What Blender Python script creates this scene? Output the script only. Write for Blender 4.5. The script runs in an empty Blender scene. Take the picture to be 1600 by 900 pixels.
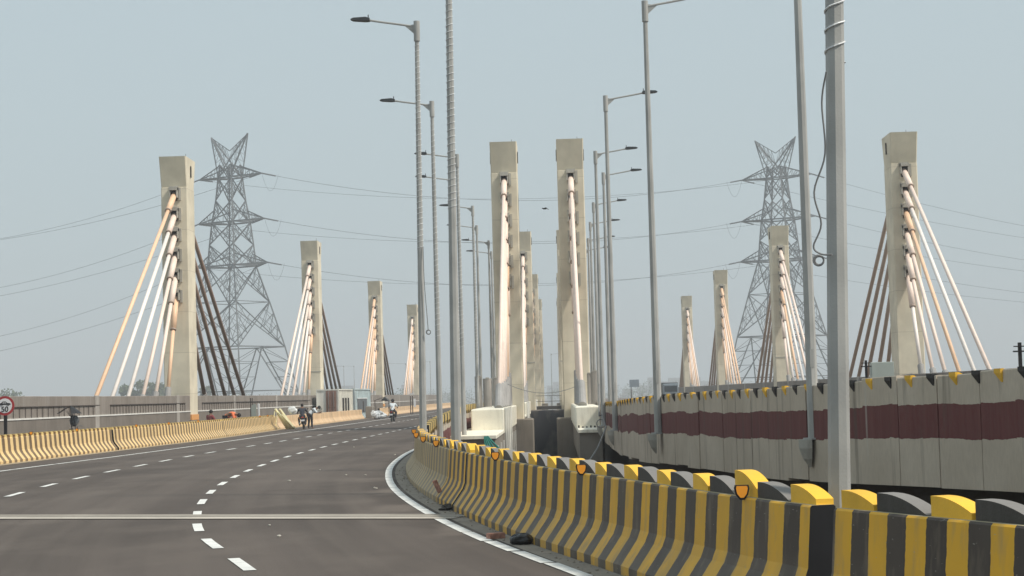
import bpy, math, random
from mathutils import Vector, Matrix
random.seed(7)
scene = bpy.context.scene
COL = scene.collection
R = math.radians
# ------------------------------------------------------------------ camera
F = 2900.0                      # focal length in photograph pixels (1600 wide)
EYE = 1.75
Yw = Vector((70, -166, F)).normalized()
Hh = Vector((1, .028, 0)).normalized()
Zw = Yw.cross(Hh).normalized()
Xw = Zw.cross(Yw).normalized()
def at(px, py, y):
    """world point seen at a pixel of the photograph, at distance y along the road"""
    d = Vector((px - 800, 450 - py, F))
    w = Vector((Xw.dot(d), Yw.dot(d), Zw.dot(d)))
    w = w * (y / w.y)
    return Vector((w.x, w.y, w.z + EYE))
def hx(px, y):                  # lateral position of something at horizon level
    return (px - 870) / F * y
cam = bpy.data.cameras.new('camera')
cam.sensor_width = 36; cam.lens = 36 * F / 1600
cam.clip_start = .5; cam.clip_end = 9000
co = bpy.data.objects.new('camera', cam); COL.objects.link(co)
M = Matrix(((Xw.x, Xw.y, -Xw.z, 0), (Yw.x, Yw.y, -Yw.z, 0), (Zw.x, Zw.y, -Zw.z, EYE), (0, 0, 0, 1)))
co.matrix_world = M
scene.camera = co
# ------------------------------------------------------------------ sky and sun
SUN_EL, SUN_AZ = 50, 110        # azimuth clockwise from the driving direction: from the right, a little behind us
w = bpy.data.worlds.new('World'); scene.world = w; w.use_nodes = True
nt = w.node_tree; nt.nodes.clear()
out = nt.nodes.new('ShaderNodeOutputWorld')
sky = nt.nodes.new('ShaderNodeTexSky'); sky.sky_type = 'NISHITA'; sky.sun_disc = False
sky.sun_elevation = R(SUN_EL); sky.sun_rotation = R(SUN_AZ)
sky.air_density = 1.2; sky.dust_density = 5.0; sky.ozone_density = 1.0
b1 = nt.nodes.new('ShaderNodeBackground'); b1.inputs['Strength'].default_value = .10
b2 = nt.nodes.new('ShaderNodeBackground'); b2.inputs['Strength'].default_value = 1.0
b2.inputs['Color'].default_value = (.49, .588, .625, 1)
mx = nt.nodes.new('ShaderNodeMixShader'); mx.inputs[0].default_value = .82
nt.links.new(sky.outputs[0], b1.inputs['Color'])
nt.links.new(b1.outputs[0], mx.inputs[1]); nt.links.new(b2.outputs[0], mx.inputs[2])
nt.links.new(mx.outputs[0], out.inputs['Surface'])
sl = bpy.data.lights.new('sun', 'SUN'); sl.energy = 3.2; sl.angle = R(6); sl.color = (1, .93, .82)
so = bpy.data.objects.new('sun', sl); COL.objects.link(so)
sd = Vector((math.sin(R(SUN_AZ)) * math.cos(R(SUN_EL)), math.cos(R(SUN_AZ)) * math.cos(R(SUN_EL)), math.sin(R(SUN_EL))))
so.rotation_euler = sd.to_track_quat('Z', 'Y').to_euler(); so.location = (60, -40, 90)
vs = scene.view_settings
vs.view_transform = 'Standard'; vs.look = 'None'; vs.exposure = 0.2; vs.gamma = 1
vs.use_curve_mapping = False
# ------------------------------------------------------------------ helpers
class MB:
    def __init__(s): s.v = []; s.f = []; s.m = []; s.uv = {}
    def quad(s, *p, mi=0, uv=None):
        n = len(s.v); s.v += [tuple(q) for q in p]; s.f.append(tuple(range(n, n + len(p)))); s.m.append(mi)
        if uv: s.uv[len(s.f) - 1] = uv
    def box(s, x0, x1, y0, y1, z0, z1, mi=0):
        n = len(s.v)
        s.v += [(x0,y0,z0),(x1,y0,z0),(x1,y1,z0),(x0,y1,z0),(x0,y0,z1),(x1,y0,z1),(x1,y1,z1),(x0,y1,z1)]
        for f in ((0,3,2,1),(4,5,6,7),(0,1,5,4),(1,2,6,5),(2,3,7,6),(3,0,4,7)):
            s.f.append(tuple(n + i for i in f)); s.m.append(mi)
        return s
    def bbox(s, x0, x1, y0, y1, z0, z1, b=.02, mi=0):
        """box with chamfered vertical and top edges"""
        n = len(s.v)
        def ring(i, z):
            return [(x0+i+b,y0+i,z),(x1-i-b,y0+i,z),(x1-i,y0+i+b,z),(x1-i,y1-i-b,z),(x1-i-b,y1-i,z),(x0+i+b,y1-i,z),(x0+i,y1-i-b,z),(x0+i,y0+i+b,z)]
        s.v += ring(0, z0) + ring(0, z1 - b) + ring(b, z1)
        for k in range(2):
            for i in range(8):
                j = (i + 1) % 8
                s.f.append((n+k*8+i, n+k*8+j, n+k*8+8+j, n+k*8+8+i)); s.m.append(mi)
        s.f.append(tuple(n + 16 + i for i in range(8))); s.m.append(mi)
        s.f.append(tuple(n + 7 - i for i in range(8))); s.m.append(mi)
        return s
    def tube(s, pts, r, n=8, mi=0, cap=True, r2=None):
        pts = [Vector(p) for p in pts]; k = len(s.v); L = len(pts)
        up0 = Vector((0, 0, 1)); prev = None
        for i, p in enumerate(pts):
            t = (pts[min(i+1, L-1)] - pts[max(i-1, 0)]).normalized()
            if prev is None:
                a = t.cross(up0 if abs(t.z) < .95 else Vector((1, 0, 0))).normalized()
            else:
                a = (prev - t * prev.dot(t)).normalized()
            prev = a; b = t.cross(a)
            rr = r[i] if isinstance(r, (list, tuple)) else (r if r2 is None else r + (r2 - r) * i / (L - 1))
            for j in range(n):
                th = 2 * math.pi * (j + .5) / n
                s.v.append(tuple(p + (a * math.cos(th) + b * math.sin(th)) * rr))
        for i in range(L - 1):
            for j in range(n):
                j2 = (j + 1) % n
                s.f.append((k+i*n+j, k+i*n+j2, k+(i+1)*n+j2, k+(i+1)*n+j)); s.m.append(mi)
        if cap:
            s.f.append(tuple(k + n - 1 - j for j in range(n))); s.m.append(mi)
            s.f.append(tuple(k + (L-1)*n + j for j in range(n))); s.m.append(mi)
        return s
    def bar(s, a, b, w, mi=0): return s.tube([a, b], w, 3, mi, cap=False)
    def torus(s, c, R0, r, axis='X', n=20, m=6, mi=0):
        pts = []
        for i in range(n + 1):
            t = 2 * math.pi * i / n; a, b = R0 * math.cos(t), R0 * math.sin(t)
            pts.append(Vector(c) + (Vector((0, a, b)) if axis == 'X' else Vector((a, 0, b)) if axis == 'Y' else Vector((a, b, 0))))
        return s.tube(pts, r, m, mi, cap=False)
    def ellip(s, c, rx, ry, rz, n=12, m=8, mi=0, rot=None):
        k = len(s.v); c = Vector(c)
        for i in range(m + 1):
            ph = math.pi * i / m
            for j in range(n):
                th = 2 * math.pi * j / n
                p = Vector((rx*math.sin(ph)*math.cos(th), ry*math.sin(ph)*math.sin(th), rz*math.cos(ph)))
                if rot: p.rotate(rot)
                s.v.append(tuple(c + p))
        for i in range(m):
            for j in range(n):
                j2 = (j + 1) % n
                s.f.append((k+i*n+j, k+(i+1)*n+j, k+(i+1)*n+j2, k+i*n+j2)); s.m.append(mi)
        return s
    def extr(s, prof, y0, y1, mi=0):
        """profile of (x,z) extruded along y"""
        k = len(s.v); n = len(prof)
        s.v += [(x, y0, z) for x, z in prof] + [(x, y1, z) for x, z in prof]
        for i in range(n):
            j = (i + 1) % n; s.f.append((k+i, k+j, k+n+j, k+n+i)); s.m.append(mi)
        s.f.append(tuple(k + n - 1 - i for i in range(n))); s.m.append(mi)
        s.f.append(tuple(k + n + i for i in range(n))); s.m.append(mi)
        return s
    def mesh(s, name, mats, smooth=False):
        me = bpy.data.meshes.new(name)
        me.from_pydata(s.v, [], s.f)
        for m in (mats if isinstance(mats, (list, tuple)) else [mats]): me.materials.append(m)
        me.polygons.foreach_set('material_index', s.m)
        if smooth: me.polygons.foreach_set('use_smooth', [True] * len(s.f))
        if s.uv:
            lay = me.uv_layers.new(name='UVMap')
            for pi, uvs in s.uv.items():
                p = me.polygons[pi]
                for li, u in zip(p.loop_indices, uvs): lay.data[li].uv = u
        me.update()
        return me
    def build(s, name, mats, parent=None, loc=(0, 0, 0), rot=0, smooth=False):
        return put(name, s.mesh(name, mats, smooth), parent, loc, rot)
def put(name, me, parent=None, loc=(0, 0, 0), rot=0):
    o = bpy.data.objects.new(name, me); COL.objects.link(o)
    o.location = loc; o.rotation_euler = rot if isinstance(rot, (tuple, list)) else (0, 0, rot)
    if parent: o.parent = parent
    return o
def tag(o, label, cat, group=None):
    o['label'] = label; o['category'] = cat
    if group: o['group'] = group
    return o
def root(name, label, cat, loc=(0, 0, 0), rot=0, group=None):
    return tag(put(name, None, None, loc, rot), label, cat, group)
def struct(o): o['kind'] = 'structure'; return o
def stuff(o): o['kind'] = 'stuff'; return o
def interp(tab, t):
    if t <= tab[0][0]: i = 0
    elif t >= tab[-1][0]: i = len(tab) - 2
    else:
        i = 0
        while tab[i+1][0] < t: i += 1
    z0, a = tab[i]; z1, b = tab[i+1]; h = z1 - z0
    if t <= tab[0][0] or t >= tab[-1][0]: return a + (b - a) * (t - z0) / h
    def sl(k):
        if k == 0: return (tab[1][1]-tab[0][1])/(tab[1][0]-tab[0][0])
        if k == len(tab)-1: return (tab[-1][1]-tab[-2][1])/(tab[-1][0]-tab[-2][0])
        s0 = (tab[k][1]-tab[k-1][1])/(tab[k][0]-tab[k-1][0]); s1 = (tab[k+1][1]-tab[k][1])/(tab[k+1][0]-tab[k][0])
        h0 = tab[k][0]-tab[k-1][0]; h1 = tab[k+1][0]-tab[k][0]
        return (s0*h1 + s1*h0)/(h0+h1)
    m0, m1 = sl(i)*h, sl(i+1)*h; u = (t - z0)/h
    return (2*u**3-3*u*u+1)*a + (u**3-2*u*u+u)*m0 + (-2*u**3+3*u*u)*b + (u**3-u*u)*m1
# ------------------------------------------------------------------ materials
def node(nt, kind, **kw):
    n = nt.nodes.new(kind)
    for k, v in kw.items():
        if isinstance(k, str) and k.startswith('i_'): n.inputs[int(k[2:])].default_value = v
        else: setattr(n, k, v)
    return n
def base_mat(name, rough=.8, metal=0, spec=.3):
    m = bpy.data.materials.new(name); m.use_nodes = True
    nt = m.node_tree; p = nt.nodes['Principled BSDF']
    p.inputs['Roughness'].default_value = rough; p.inputs['Metallic'].default_value = metal
    p.inputs['Specular IOR Level'].default_value = spec
    g = nt.nodes.new('ShaderNodeNewGeometry')
    return m, nt, p, g
def noise(nt, g, scale, stretch=(1, 1, 1), detail=4, lo=.35, hi=.65, vec=None):
    mp = nt.nodes.new('ShaderNodeMapping'); mp.inputs['Scale'].default_value = stretch
    nt.links.new(vec if vec is not None else g.outputs['Position'], mp.inputs['Vector'])
    n = nt.nodes.new('ShaderNodeTexNoise'); n.inputs['Scale'].default_value = scale; n.inputs['Detail'].default_value = detail
    nt.links.new(mp.outputs[0], n.inputs['Vector'])
    r = nt.nodes.new('ShaderNodeMapRange'); r.inputs['From Min'].default_value = lo; r.inputs['From Max'].default_value = hi
    nt.links.new(n.outputs['Fac'], r.inputs['Value'])
    return r.outputs[0], n
def mixc(nt, fac, a, b, mode='MIX'):
    m = nt.nodes.new('ShaderNodeMix'); m.data_type = 'RGBA'; m.blend_type = mode
    for sock, val in ((0, fac), (6, a), (7, b)):
        if hasattr(val, 'links'): nt.links.new(val, m.inputs[sock])
        elif sock == 0: m.inputs[0].default_value = val
        else: m.inputs[sock].default_value = tuple(val) + (1,) if len(val) == 3 else val
    return m.outputs[2]
def math_(nt, op, a, b=0.0, clamp=False):
    m = nt.nodes.new('ShaderNodeMath'); m.operation = op; m.use_clamp = clamp
    for i, v in enumerate((a, b)):
        if hasattr(v, 'links'): nt.links.new(v, m.inputs[i])
        else: m.inputs[i].default_value = v
    return m.outputs[0]
def bump(nt, p, n, strength=.3, dist=.02):
    b = nt.nodes.new('ShaderNodeBump'); b.inputs['Strength'].default_value = strength; b.inputs['Distance'].default_value = dist
    nt.links.new(n.outputs['Fac'], b.inputs['Height']); nt.links.new(b.outputs[0], p.inputs['Normal'])
def plain(name, col, rough=.6, metal=0, var=.12, scale=3, spec=.3):
    m, nt, p, g = base_mat(name, rough, metal, spec)
    f, n = noise(nt, g, scale, (1, 1, .5))
    c = mixc(nt, f, [v * (1 - var) for v in col], [min(1, v * (1 + var)) for v in col])
    nt.links.new(c, p.inputs['Base Color'])
    return m
def concrete(name, col, stain=(.12, .10, .08), amt=.45, streak=.5, rough=.85, sc=1.0):
    m, nt, p, g = base_mat(name, rough)
    f1, n1 = noise(nt, g, .8 * sc, (1, 1, 1), 6)
    f2, n2 = noise(nt, g, 5 * sc, (1, 1, .12), 5, .5, .78)
    f3, n3 = noise(nt, g, 30 * sc, (1, 1, 1), 5)
    c = mixc(nt, f1, [v * .86 for v in col], [min(1, v * 1.1) for v in col])
    c = mixc(nt, math_(nt, 'MULTIPLY', f2, streak), c, mixc(nt, .55, c, stain))
    c = mixc(nt, math_(nt, 'MULTIPLY', f3, amt * .25), c, stain)
    nt.links.new(c, p.inputs['Base Color']); bump(nt, p, n3, .25, .01)
    return m
def stripes(name, ca, cb, worn, wear=.3, dirt=(.2, .17, .13), dirt_amt=.4):
    m, nt, p, g = base_mat(name, .62)
    uv = nt.nodes.new('ShaderNodeUVMap'); sx = nt.nodes.new('ShaderNodeSeparateXYZ')
    nt.links.new(uv.outputs[0], sx.inputs[0])
    fe, _ = noise(nt, g, 14, (1, 1, 1), 3, 0, 1)
    u = math_(nt, 'ADD', math_(nt, 'DIVIDE', sx.outputs[0], .6), math_(nt, 'MULTIPLY', math_(nt, 'SUBTRACT', fe, .5), .05))
    fr = math_(nt, 'GREATER_THAN', math_(nt, 'FRACT', u), .5)
    fl, _ = noise(nt, g, .25, (1, 1, 1), 2)
    a = mixc(nt, fl, ca, [min(1, v * 1.06) for v in ca])
    cell = nt.nodes.new('ShaderNodeTexWhiteNoise'); cell.noise_dimensions = '1D'
    nt.links.new(math_(nt, 'FLOOR', math_(nt, 'MULTIPLY', u, 2)), cell.inputs['W'])
    b = mixc(nt, math_(nt, 'MULTIPLY', cell.outputs['Value'], .55), cb, [v * 1.9 for v in cb])
    c = mixc(nt, fr, a, b)
    f2, n2 = noise(nt, g, 9, (1, 1, .25), 6, .52, .78)
    c = mixc(nt, math_(nt, 'MULTIPLY', f2, wear), c, worn)
    f6, _ = noise(nt, g, 1.3, (1, 1, .5), 6, .42, .68)
    c = mixc(nt, math_(nt, 'MULTIPLY', f6, .3), c, [v * .6 for v in dirt])
    f7, _ = noise(nt, g, 16, (1, 1, 3.5), 3, .70, .73)
    c = mixc(nt, math_(nt, 'MULTIPLY', f7, .55), c, (.42, .38, .32))
    # dust and splashes settle on the lower slope
    lowv = nt.nodes.new('ShaderNodeMapRange'); lowv.inputs['From Min'].default_value = .62; lowv.inputs['From Max'].default_value = .0
    nt.links.new(sx.outputs[1], lowv.inputs['Value'])
    f3, n3 = noise(nt, g, 3, (1, 1, 1), 6, .3, .75)
    c = mixc(nt, math_(nt, 'MULTIPLY', math_(nt, 'MULTIPLY', f3, lowv.outputs[0]), dirt_amt), c, dirt)
    nt.links.new(c, p.inputs['Base Color']); bump(nt, p, n2, .2, .01)
    return m
MAT = {}
MAT['pylon'] = concrete('pylon_paint', (.72, .655, .52), (.4, .35, .27), .15, .12)
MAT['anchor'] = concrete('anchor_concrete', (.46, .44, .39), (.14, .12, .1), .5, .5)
MAT['dark'] = plain('dark_recess', (.035, .03, .028), .9)
MAT['peach'] = plain('peach_cable', (.90, .60, .40), .45, var=.04)
MAT['pink'] = plain('pale_pink_cable', (.90, .73, .63), .45, var=.04)
MAT['cream'] = plain('cream_cable', (.90, .82, .76), .45, var=.04)
MAT['brown'] = plain('shade_brown_cable', (.27, .19, .15), .6, var=.06)  # left far-span cables: underside shade put into the colour
MAT['midbrown'] = plain('mid_shade_brown_cable_and_ring', (.42, .325, .265), .6, var=.06)  # right far-span cables with paler painted-in underside shade; also the pipe rings
MAT['orange'] = plain('orange_sleeve', (.75, .36, .12), .5, var=.04)
MAT['sleeve'] = concrete('cable_sleeve', (.33, .32, .31), (.17, .16, .15), .3, .5, .7)
MAT['cream_block'] = concrete('cream_block_paint', (.90, .86, .73), (.3, .24, .17), .5, .6, .8)
MAT['screen'] = concrete('grey_screen', (.40, .37, .34), (.1, .09, .08), .5, .6)
MAT['parapet'] = concrete('parapet_concrete', (.225, .195, .172), (.5, .48, .45), .3, .45)
MAT['parapet2'] = concrete('parapet_concrete_low', (.19, .165, .143), (.42, .4, .37), .3, .3)
MAT['whiteline'] = plain('white_edge_paint', (.72, .71, .68), .7, var=.08)
MAT['rail'] = plain('dark_rail', (.07, .055, .05), .6)
MAT['black'] = plain('black_paint', (.018, .018, .02), .5)
MAT['steel'] = concrete('galvanised_steel', (.40, .40, .385), (.2, .19, .18), .25, .3, .5, 2)
MAT['steel'].node_tree.nodes['Principled BSDF'].inputs['Metallic'].default_value = .0
MAT['headdark'] = plain('lamp_head_paint', (.06, .065, .07), .5)
MAT['lattice'] = plain('weathered_lattice_steel', (.11, .12, .13), .7)
MAT['wire'] = plain('wire', (.12, .14, .16), .6)
MAT['whitecable'] = plain('white_wire', (.78, .79, .8), .5)
MAT['greycable'] = plain('grey_wire', (.22, .22, .22), .6)
MAT['barrier'] = stripes('yellow_black_stripes', (.80, .44, .038), (.066, .052, .042), (.30, .24, .17), .5, (.24, .20, .15), .6)
MAT['barrier_d'] = stripes('dust_covered_stripes', (.50, .36, .16), (.19, .155, .11), (.36, .3, .2), .5, (.36, .30, .21), .7)
MAT['barrier_top'] = concrete('barrier_top_paint', (.46, .40, .26), (.2, .17, .12), .5, .3)
MAT['barrier_l'] = stripes('faded_yellow_brown_stripes', (.78, .56, .27), (.125, .082, .045), (.45, .35, .2), .3, (.5, .38, .22), .3)
MAT['barrier_p'] = stripes('peach_barrier_paint', (.66, .46, .28), (.52, .36, .21), (.42, .32, .2), .4, (.6, .45, .3), .5)
MAT['fin_y'] = concrete('yellow_fin_paint', (.90, .52, .05), (.45, .3, .1), .3, .15, .6, 2)
MAT['fin_b'] = concrete('black_fin_paint', (.07, .063, .055), (.2, .19, .18), .3, .3, .7, 2)
MAT['fin_c'] = concrete('cream_yellow_fin_paint', (.72, .54, .22), (.4, .3, .1), .3, .3, .7)
MAT['reflector'] = plain('amber_reflector', (.95, .36, .02), .3, var=.05, spec=.6)
MAT['paintred'] = concrete('sign_red', (.36, .035, .04), (.2, .05, .05), .2, .1, .5)
MAT['signwhite'] = plain('sign_white', (.74, .74, .76), .5, var=.04)
MAT['lane'] = concrete('lane_paint', (.82, .82, .79), (.25, .24, .22), 1.1, .35, .6, 4)
MAT['joint'] = concrete('expansion_joint', (.50, .455, .395), (.15, .14, .12), .6, .4)
MAT['gutter'] = concrete('gutter_concrete', (.31, .275, .23), (.07, .06, .05), .9, .4, .9, 2)
MAT['gutter_l'] = concrete('dusty_gutter', (.42, .34, .23), (.12, .1, .08), .9, .3, .9, 1.5)
MAT['web'] = concrete('shaded_girder_concrete', (.07, .062, .055), (.03, .03, .03), .6, .5)  # girder concrete, with the deep shade under the decks put into its colour
MAT['pier'] = concrete('pier_concrete', (.27, .24, .205), (.09, .08, .07), .6, .5)
MAT['duct'] = concrete('white_duct', (.72, .71, .66), (.3, .28, .25), .4, .3)
MAT['container'] = concrete('container_white', (.76, .76, .70), (.35, .24, .16), .5, .6, .6, 1.2)
MAT['container_b'] = concrete('container_pale_blue', (.55, .64, .66), (.35, .33, .3), .4, .6, .6, 1.2)
MAT['rust'] = concrete('rusty_steel', (.27, .155, .12), (.12, .06, .04), .6, .5)
MAT['timber'] = plain('pale_timber', (.85, .80, .52), .7, var=.12)
MAT['green'] = plain('green_net', (.03, .2, .17), .8)
MAT['brick'] = plain('brick_red', (.38, .2, .15), .8, var=.3, scale=20)
MAT['bag'] = plain('black_plastic', (.012, .012, .013), .35, spec=.5)
MAT['greybag'] = plain('grey_cloth', (.13, .14, .15), .8)
MAT['tarp'] = plain('silver_tarp', (.55, .58, .6), .4, var=.25, scale=4)
MAT['tarp_w'] = plain('white_sheet', (.78, .8, .8), .5, var=.08)
MAT['skin'] = plain('skin', (.2, .11, .07), .6)
MAT['hair'] = plain('black_hair', (.012, .01, .01), .6)
MAT['trouser'] = plain('dark_trousers', (.03, .032, .045), .8)
MAT['shirt_w'] = plain('white_shirt', (.68, .73, .76), .8, var=.08)
MAT['shirt_r'] = plain('maroon_shirt', (.24, .05, .06), .8)
MAT['shirt_o'] = plain('orange_shirt', (.85, .22, .1), .8, var=.08)
MAT['shirt_d'] = plain('dark_shirt', (.035, .04, .055), .8)
MAT['bike'] = plain('black_bike_paint', (.02, .02, .022), .3, spec=.5)
MAT['chrome'] = plain('bike_metal', (.4, .4, .4), .35, metal=.8)
MAT['tyre'] = plain('tyre_rubber', (.02, .02, .02), .85)
MAT['redlamp'] = plain('red_lamp', (.5, .03, .02), .3)
MAT['boxgrey'] = plain('grey_cabinet_paint', (.36, .40, .37), .5, var=.05)
MAT['bark'] = plain('bark', (.09, .07, .05), .9)
MAT['glass'] = plain('dark_glass', (.04, .05, .06), .15, spec=.6)
MAT['truck'] = plain('truck_paint', (.22, .26, .3), .5)
MAT['building'] = plain('far_building_wall', (.32, .32, .32), .9)
m_ = MAT['pylon']; nt = m_.node_tree; p = nt.nodes['Principled BSDF']; g = [n for n in nt.nodes if n.type == 'NEW_GEOMETRY'][0]
sx = nt.nodes.new('ShaderNodeSeparateXYZ'); nt.links.new(g.outputs['Position'], sx.inputs[0])
fr = math_(nt, 'FRACT', math_(nt, 'DIVIDE', sx.outputs[2], 2.35)); ln = math_(nt, 'LESS_THAN', fr, .016)
old = p.inputs['Base Color'].links[0].from_socket
f_, _ = noise(nt, g, 3.2, (1, 1, .05), 4, .52, .72)
lift = nt.nodes.new('ShaderNodeTexWhiteNoise'); lift.noise_dimensions = '1D'
nt.links.new(math_(nt, 'FLOOR', math_(nt, 'DIVIDE', sx.outputs[2], 2.35)), lift.inputs['W'])
c = mixc(nt, math_(nt, 'MULTIPLY', lift.outputs['Value'], .16), old, (.56, .50, .38))
c = mixc(nt, math_(nt, 'MULTIPLY', f_, .14), c, (.42, .36, .27))
c = mixc(nt, math_(nt, 'MULTIPLY', ln, .3), c, (.3, .26, .2))
nt.links.new(c, p.inputs['Base Color'])
# leaf
m, nt, p, g = base_mat('leaf', .7)
f, _ = noise(nt, g, .6, (1, 1, 1), 3)
nt.links.new(mixc(nt, f, (.035, .055, .022), (.09, .12, .05)), p.inputs['Base Color']); MAT['leaf'] = m
# wall with the maroon band; v = metres below its top
m, nt, p, g = base_mat('median_wall_paint', .8)
uv = nt.nodes.new('ShaderNodeUVMap'); sx = nt.nodes.new('ShaderNodeSeparateXYZ'); nt.links.new(uv.outputs[0], sx.inputs[0])
fe, _ = noise(nt, g, 10, (1, 1, 1), 4, 0, 1)
fe2, _ = noise(nt, g, .9, (1, 1, .3), 2, 0, 1)
cl = nt.nodes.new('ShaderNodeTexWhiteNoise'); cl.noise_dimensions = '1D'
nt.links.new(math_(nt, 'FLOOR', math_(nt, 'DIVIDE', sx.outputs[0], .9)), cl.inputs['W'])
jit = math_(nt, 'ADD', math_(nt, 'MULTIPLY', math_(nt, 'SUBTRACT', fe, .5), .035), math_(nt, 'MULTIPLY', math_(nt, 'SUBTRACT', fe2, .5), .12))
jit = math_(nt, 'ADD', jit, math_(nt, 'MULTIPLY', math_(nt, 'SUBTRACT', cl.outputs['Value'], .5), .035))
v = math_(nt, 'ADD', sx.outputs[1], jit)
band = math_(nt, 'MULTIPLY', math_(nt, 'GREATER_THAN', v, .41), math_(nt, 'LESS_THAN', v, .90))
f1, _ = noise(nt, g, .7, (1, 1, 1), 6)
cr = mixc(nt, f1, (.50, .425, .335), (.60, .52, .42))
fv, nv = noise(nt, g, 11, (1, 1, .03), 3, .35, .75)
rd = mixc(nt, math_(nt, 'MULTIPLY', fv, .6), (.145, .043, .042), (.20, .075, .067))
c = mixc(nt, band, cr, rd)
f2, _ = noise(nt, g, 5, (1, 1, .08), 5, .57, .74)
c = mixc(nt, math_(nt, 'MULTIPLY', f2, .62), c, (.09, .075, .06))
f4, _ = noise(nt, g, 2.2, (1, 1, .06), 3, .70, .74)
c = mixc(nt, math_(nt, 'MULTIPLY', f4, .45), c, (.55, .53, .48))
f3, n3 = noise(nt, g, 25, (1, 1, .3), 5)
c = mixc(nt, math_(nt, 'MULTIPLY', f3, .12), c, (.15, .12, .1))
nt.links.new(c, p.inputs['Base Color']); bump(nt, p, nv, .4, .02); MAT['wall'] = m
# asphalt
def asphalt(name, c0, c1, dust):
    m, nt, p, g = base_mat(name, .88, spec=.25)
    uv = nt.nodes.new('ShaderNodeUVMap'); V = uv.outputs[0]      # x: metres from the median barrier, y: metres along
    sx = nt.nodes.new('ShaderNodeSeparateXYZ'); nt.links.new(V, sx.inputs[0])
    f1, _ = noise(nt, g, .16, (1, .35, 1), 5, .35, .65)
    f2, _ = noise(nt, g, 1.6, (1, .03, 1), 5, .42, .7, V)
    f3, n3 = noise(nt, g, 45, (1, 1, 1), 5, .3, .7)
    f4, _ = noise(nt, g, .55, (1, .5, 1), 7, .5, .72)
    f5, _ = noise(nt, g, .045, (1, .5, 1), 3, .4, .62)
    f6, _ = noise(nt, g, .5, (1, .06, 1), 3, .3, .6, V)
    f8, _ = noise(nt, g, .33, (1, .8, 1), 3, .60, .72)
    wob, _ = noise(nt, g, .1, (0, 1, 1), 2, 0, 1, V)
    lane = math_(nt, 'MULTIPLY', math_(nt, 'ADD', math_(nt, 'SUBTRACT', sx.outputs[0], .55), math_(nt, 'MULTIPLY', wob, .5)), 4 * math.pi / 3.7)
    wheel = math_(nt, 'MULTIPLY', math_(nt, 'ADD', math_(nt, 'COSINE', lane), 1.0), .5)       # two tracks per lane
    c = mixc(nt, f1, [v * .92 for v in c0], [v * 1.05 for v in c1])
    c = mixc(nt, math_(nt, 'MULTIPLY', f5, .5), c, [v * .72 for v in c0])
    c = mixc(nt, math_(nt, 'MULTIPLY', math_(nt, 'MULTIPLY', wheel, f6), .42), c, [v * .66 for v in c0])
    c = mixc(nt, math_(nt, 'MULTIPLY', f2, .35), c, dust)
    c = mixc(nt, math_(nt, 'MULTIPLY', f4, .42), c, dust)
    c = mixc(nt, math_(nt, 'MULTIPLY', f8, .45), c, [v * .6 for v in c0])
    edge = nt.nodes.new('ShaderNodeMapRange'); edge.inputs['From Min'].default_value = 1.5; edge.inputs['From Max'].default_value = .3
    nt.links.new(sx.outputs[0], edge.inputs['Value'])
    c = mixc(nt, math_(nt, 'MULTIPLY', math_(nt, 'MULTIPLY', edge.outputs[0], f4), .8), c, [v * 1.25 for v in dust])
    c = mixc(nt, math_(nt, 'MULTIPLY', f3, .35), c, [v * .55 for v in c0])
    fs, _ = noise(nt, g, 120, (1, 1, 1), 2, .66, .72)
    c = mixc(nt, math_(nt, 'MULTIPLY', fs, .5), c, (.3, .27, .24))
    nt.links.new(c, p.inputs['Base Color']); bump(nt, p, n3, .5, .01)
    return m
MAT['asphalt'] = asphalt('asphalt', (.088, .072, .063), (.125, .104, .091), (.19, .16, .137))
MAT['dusty'] = asphalt('dusty_asphalt', (.16, .13, .11), (.2, .17, .145), (.25, .2, .17))
m, nt, p, g = base_mat('dry_ground', .95)
f1, n1 = noise(nt, g, .01, (1, 1, 1), 8); f2, _ = noise(nt, g, .15, (1, 1, 1), 6)
c = mixc(nt, f1, (.17, .14, .11), (.11, .12, .07)); c = mixc(nt, math_(nt, 'MULTIPLY', f2, .5), c, (.2, .17, .14))
nt.links.new(c, p.inputs['Base Color']); MAT['ground'] = m
# stained cross wall
m, nt, p, g = base_mat('stained_cross_wall', .8)
f1, _ = noise(nt, g, .55, (1, 1, .5), 4, .42, .5)
c = mixc(nt, f1, (.11, .10, .095), (.03, .032, .04)); nt.links.new(c, p.inputs['Base Color']); MAT['stained'] = m
MAT['mud'] = concrete('shade_dark_mud', (.035, .033, .034), (.015, .015, .015), .8, .2)  # pit floor: shade between the decks put into a near-black colour
# ------------------------------------------------------------------ road alignment (distance, offset)
BASE = [(-30, 17), (-10, 11.2), (0, 8.1), (5, 5.4), (8.2, 3.75), (11.2, 2.56), (13.6, 1.65), (15.6, 1.1), (18, .56), (22.9, -.55), (29, -1.7), (35.5, -2.7), (45, -3.7), (57, -4.35), (70, -4.55), (90, -4.7), (120, -4.8), (420, -4.8)]
WALL = [(-30, 30), (-10, 21), (5, 14.5), (15, 9.8), (24, 6.05), (25.8, 5.6), (28, 4.95), (30.3, 4.35), (33.5, 3.8), (36, 3.45), (39.3, 3.05), (43, 2.55), (47.8, 2.1), (55, 1.9), (69, 1.88), (90, 2.0), (420, 2.0)]
WTOP = [(-30, .75), (15, .33), (24, .17), (25.8, .135), (28, .095), (30.3, .045), (33.5, 0), (36, -.03), (39.3, -.05), (43, -.085), (47.8, -.16), (55, -.25), (69, -.35), (90, -.4), (420, -.4)]
def base_x(y): return interp(BASE, y)
def wall_x(y): return interp(WALL, y)
def wall_z(y): return EYE + interp(WTOP, y)
YS = [-30, -20, -10, -4] + [i * 1.5 for i in range(0, 50)] + [75 + i * 5 for i in range(6)] + [110, 130, 160, 200, 260, 330, 420]
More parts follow.
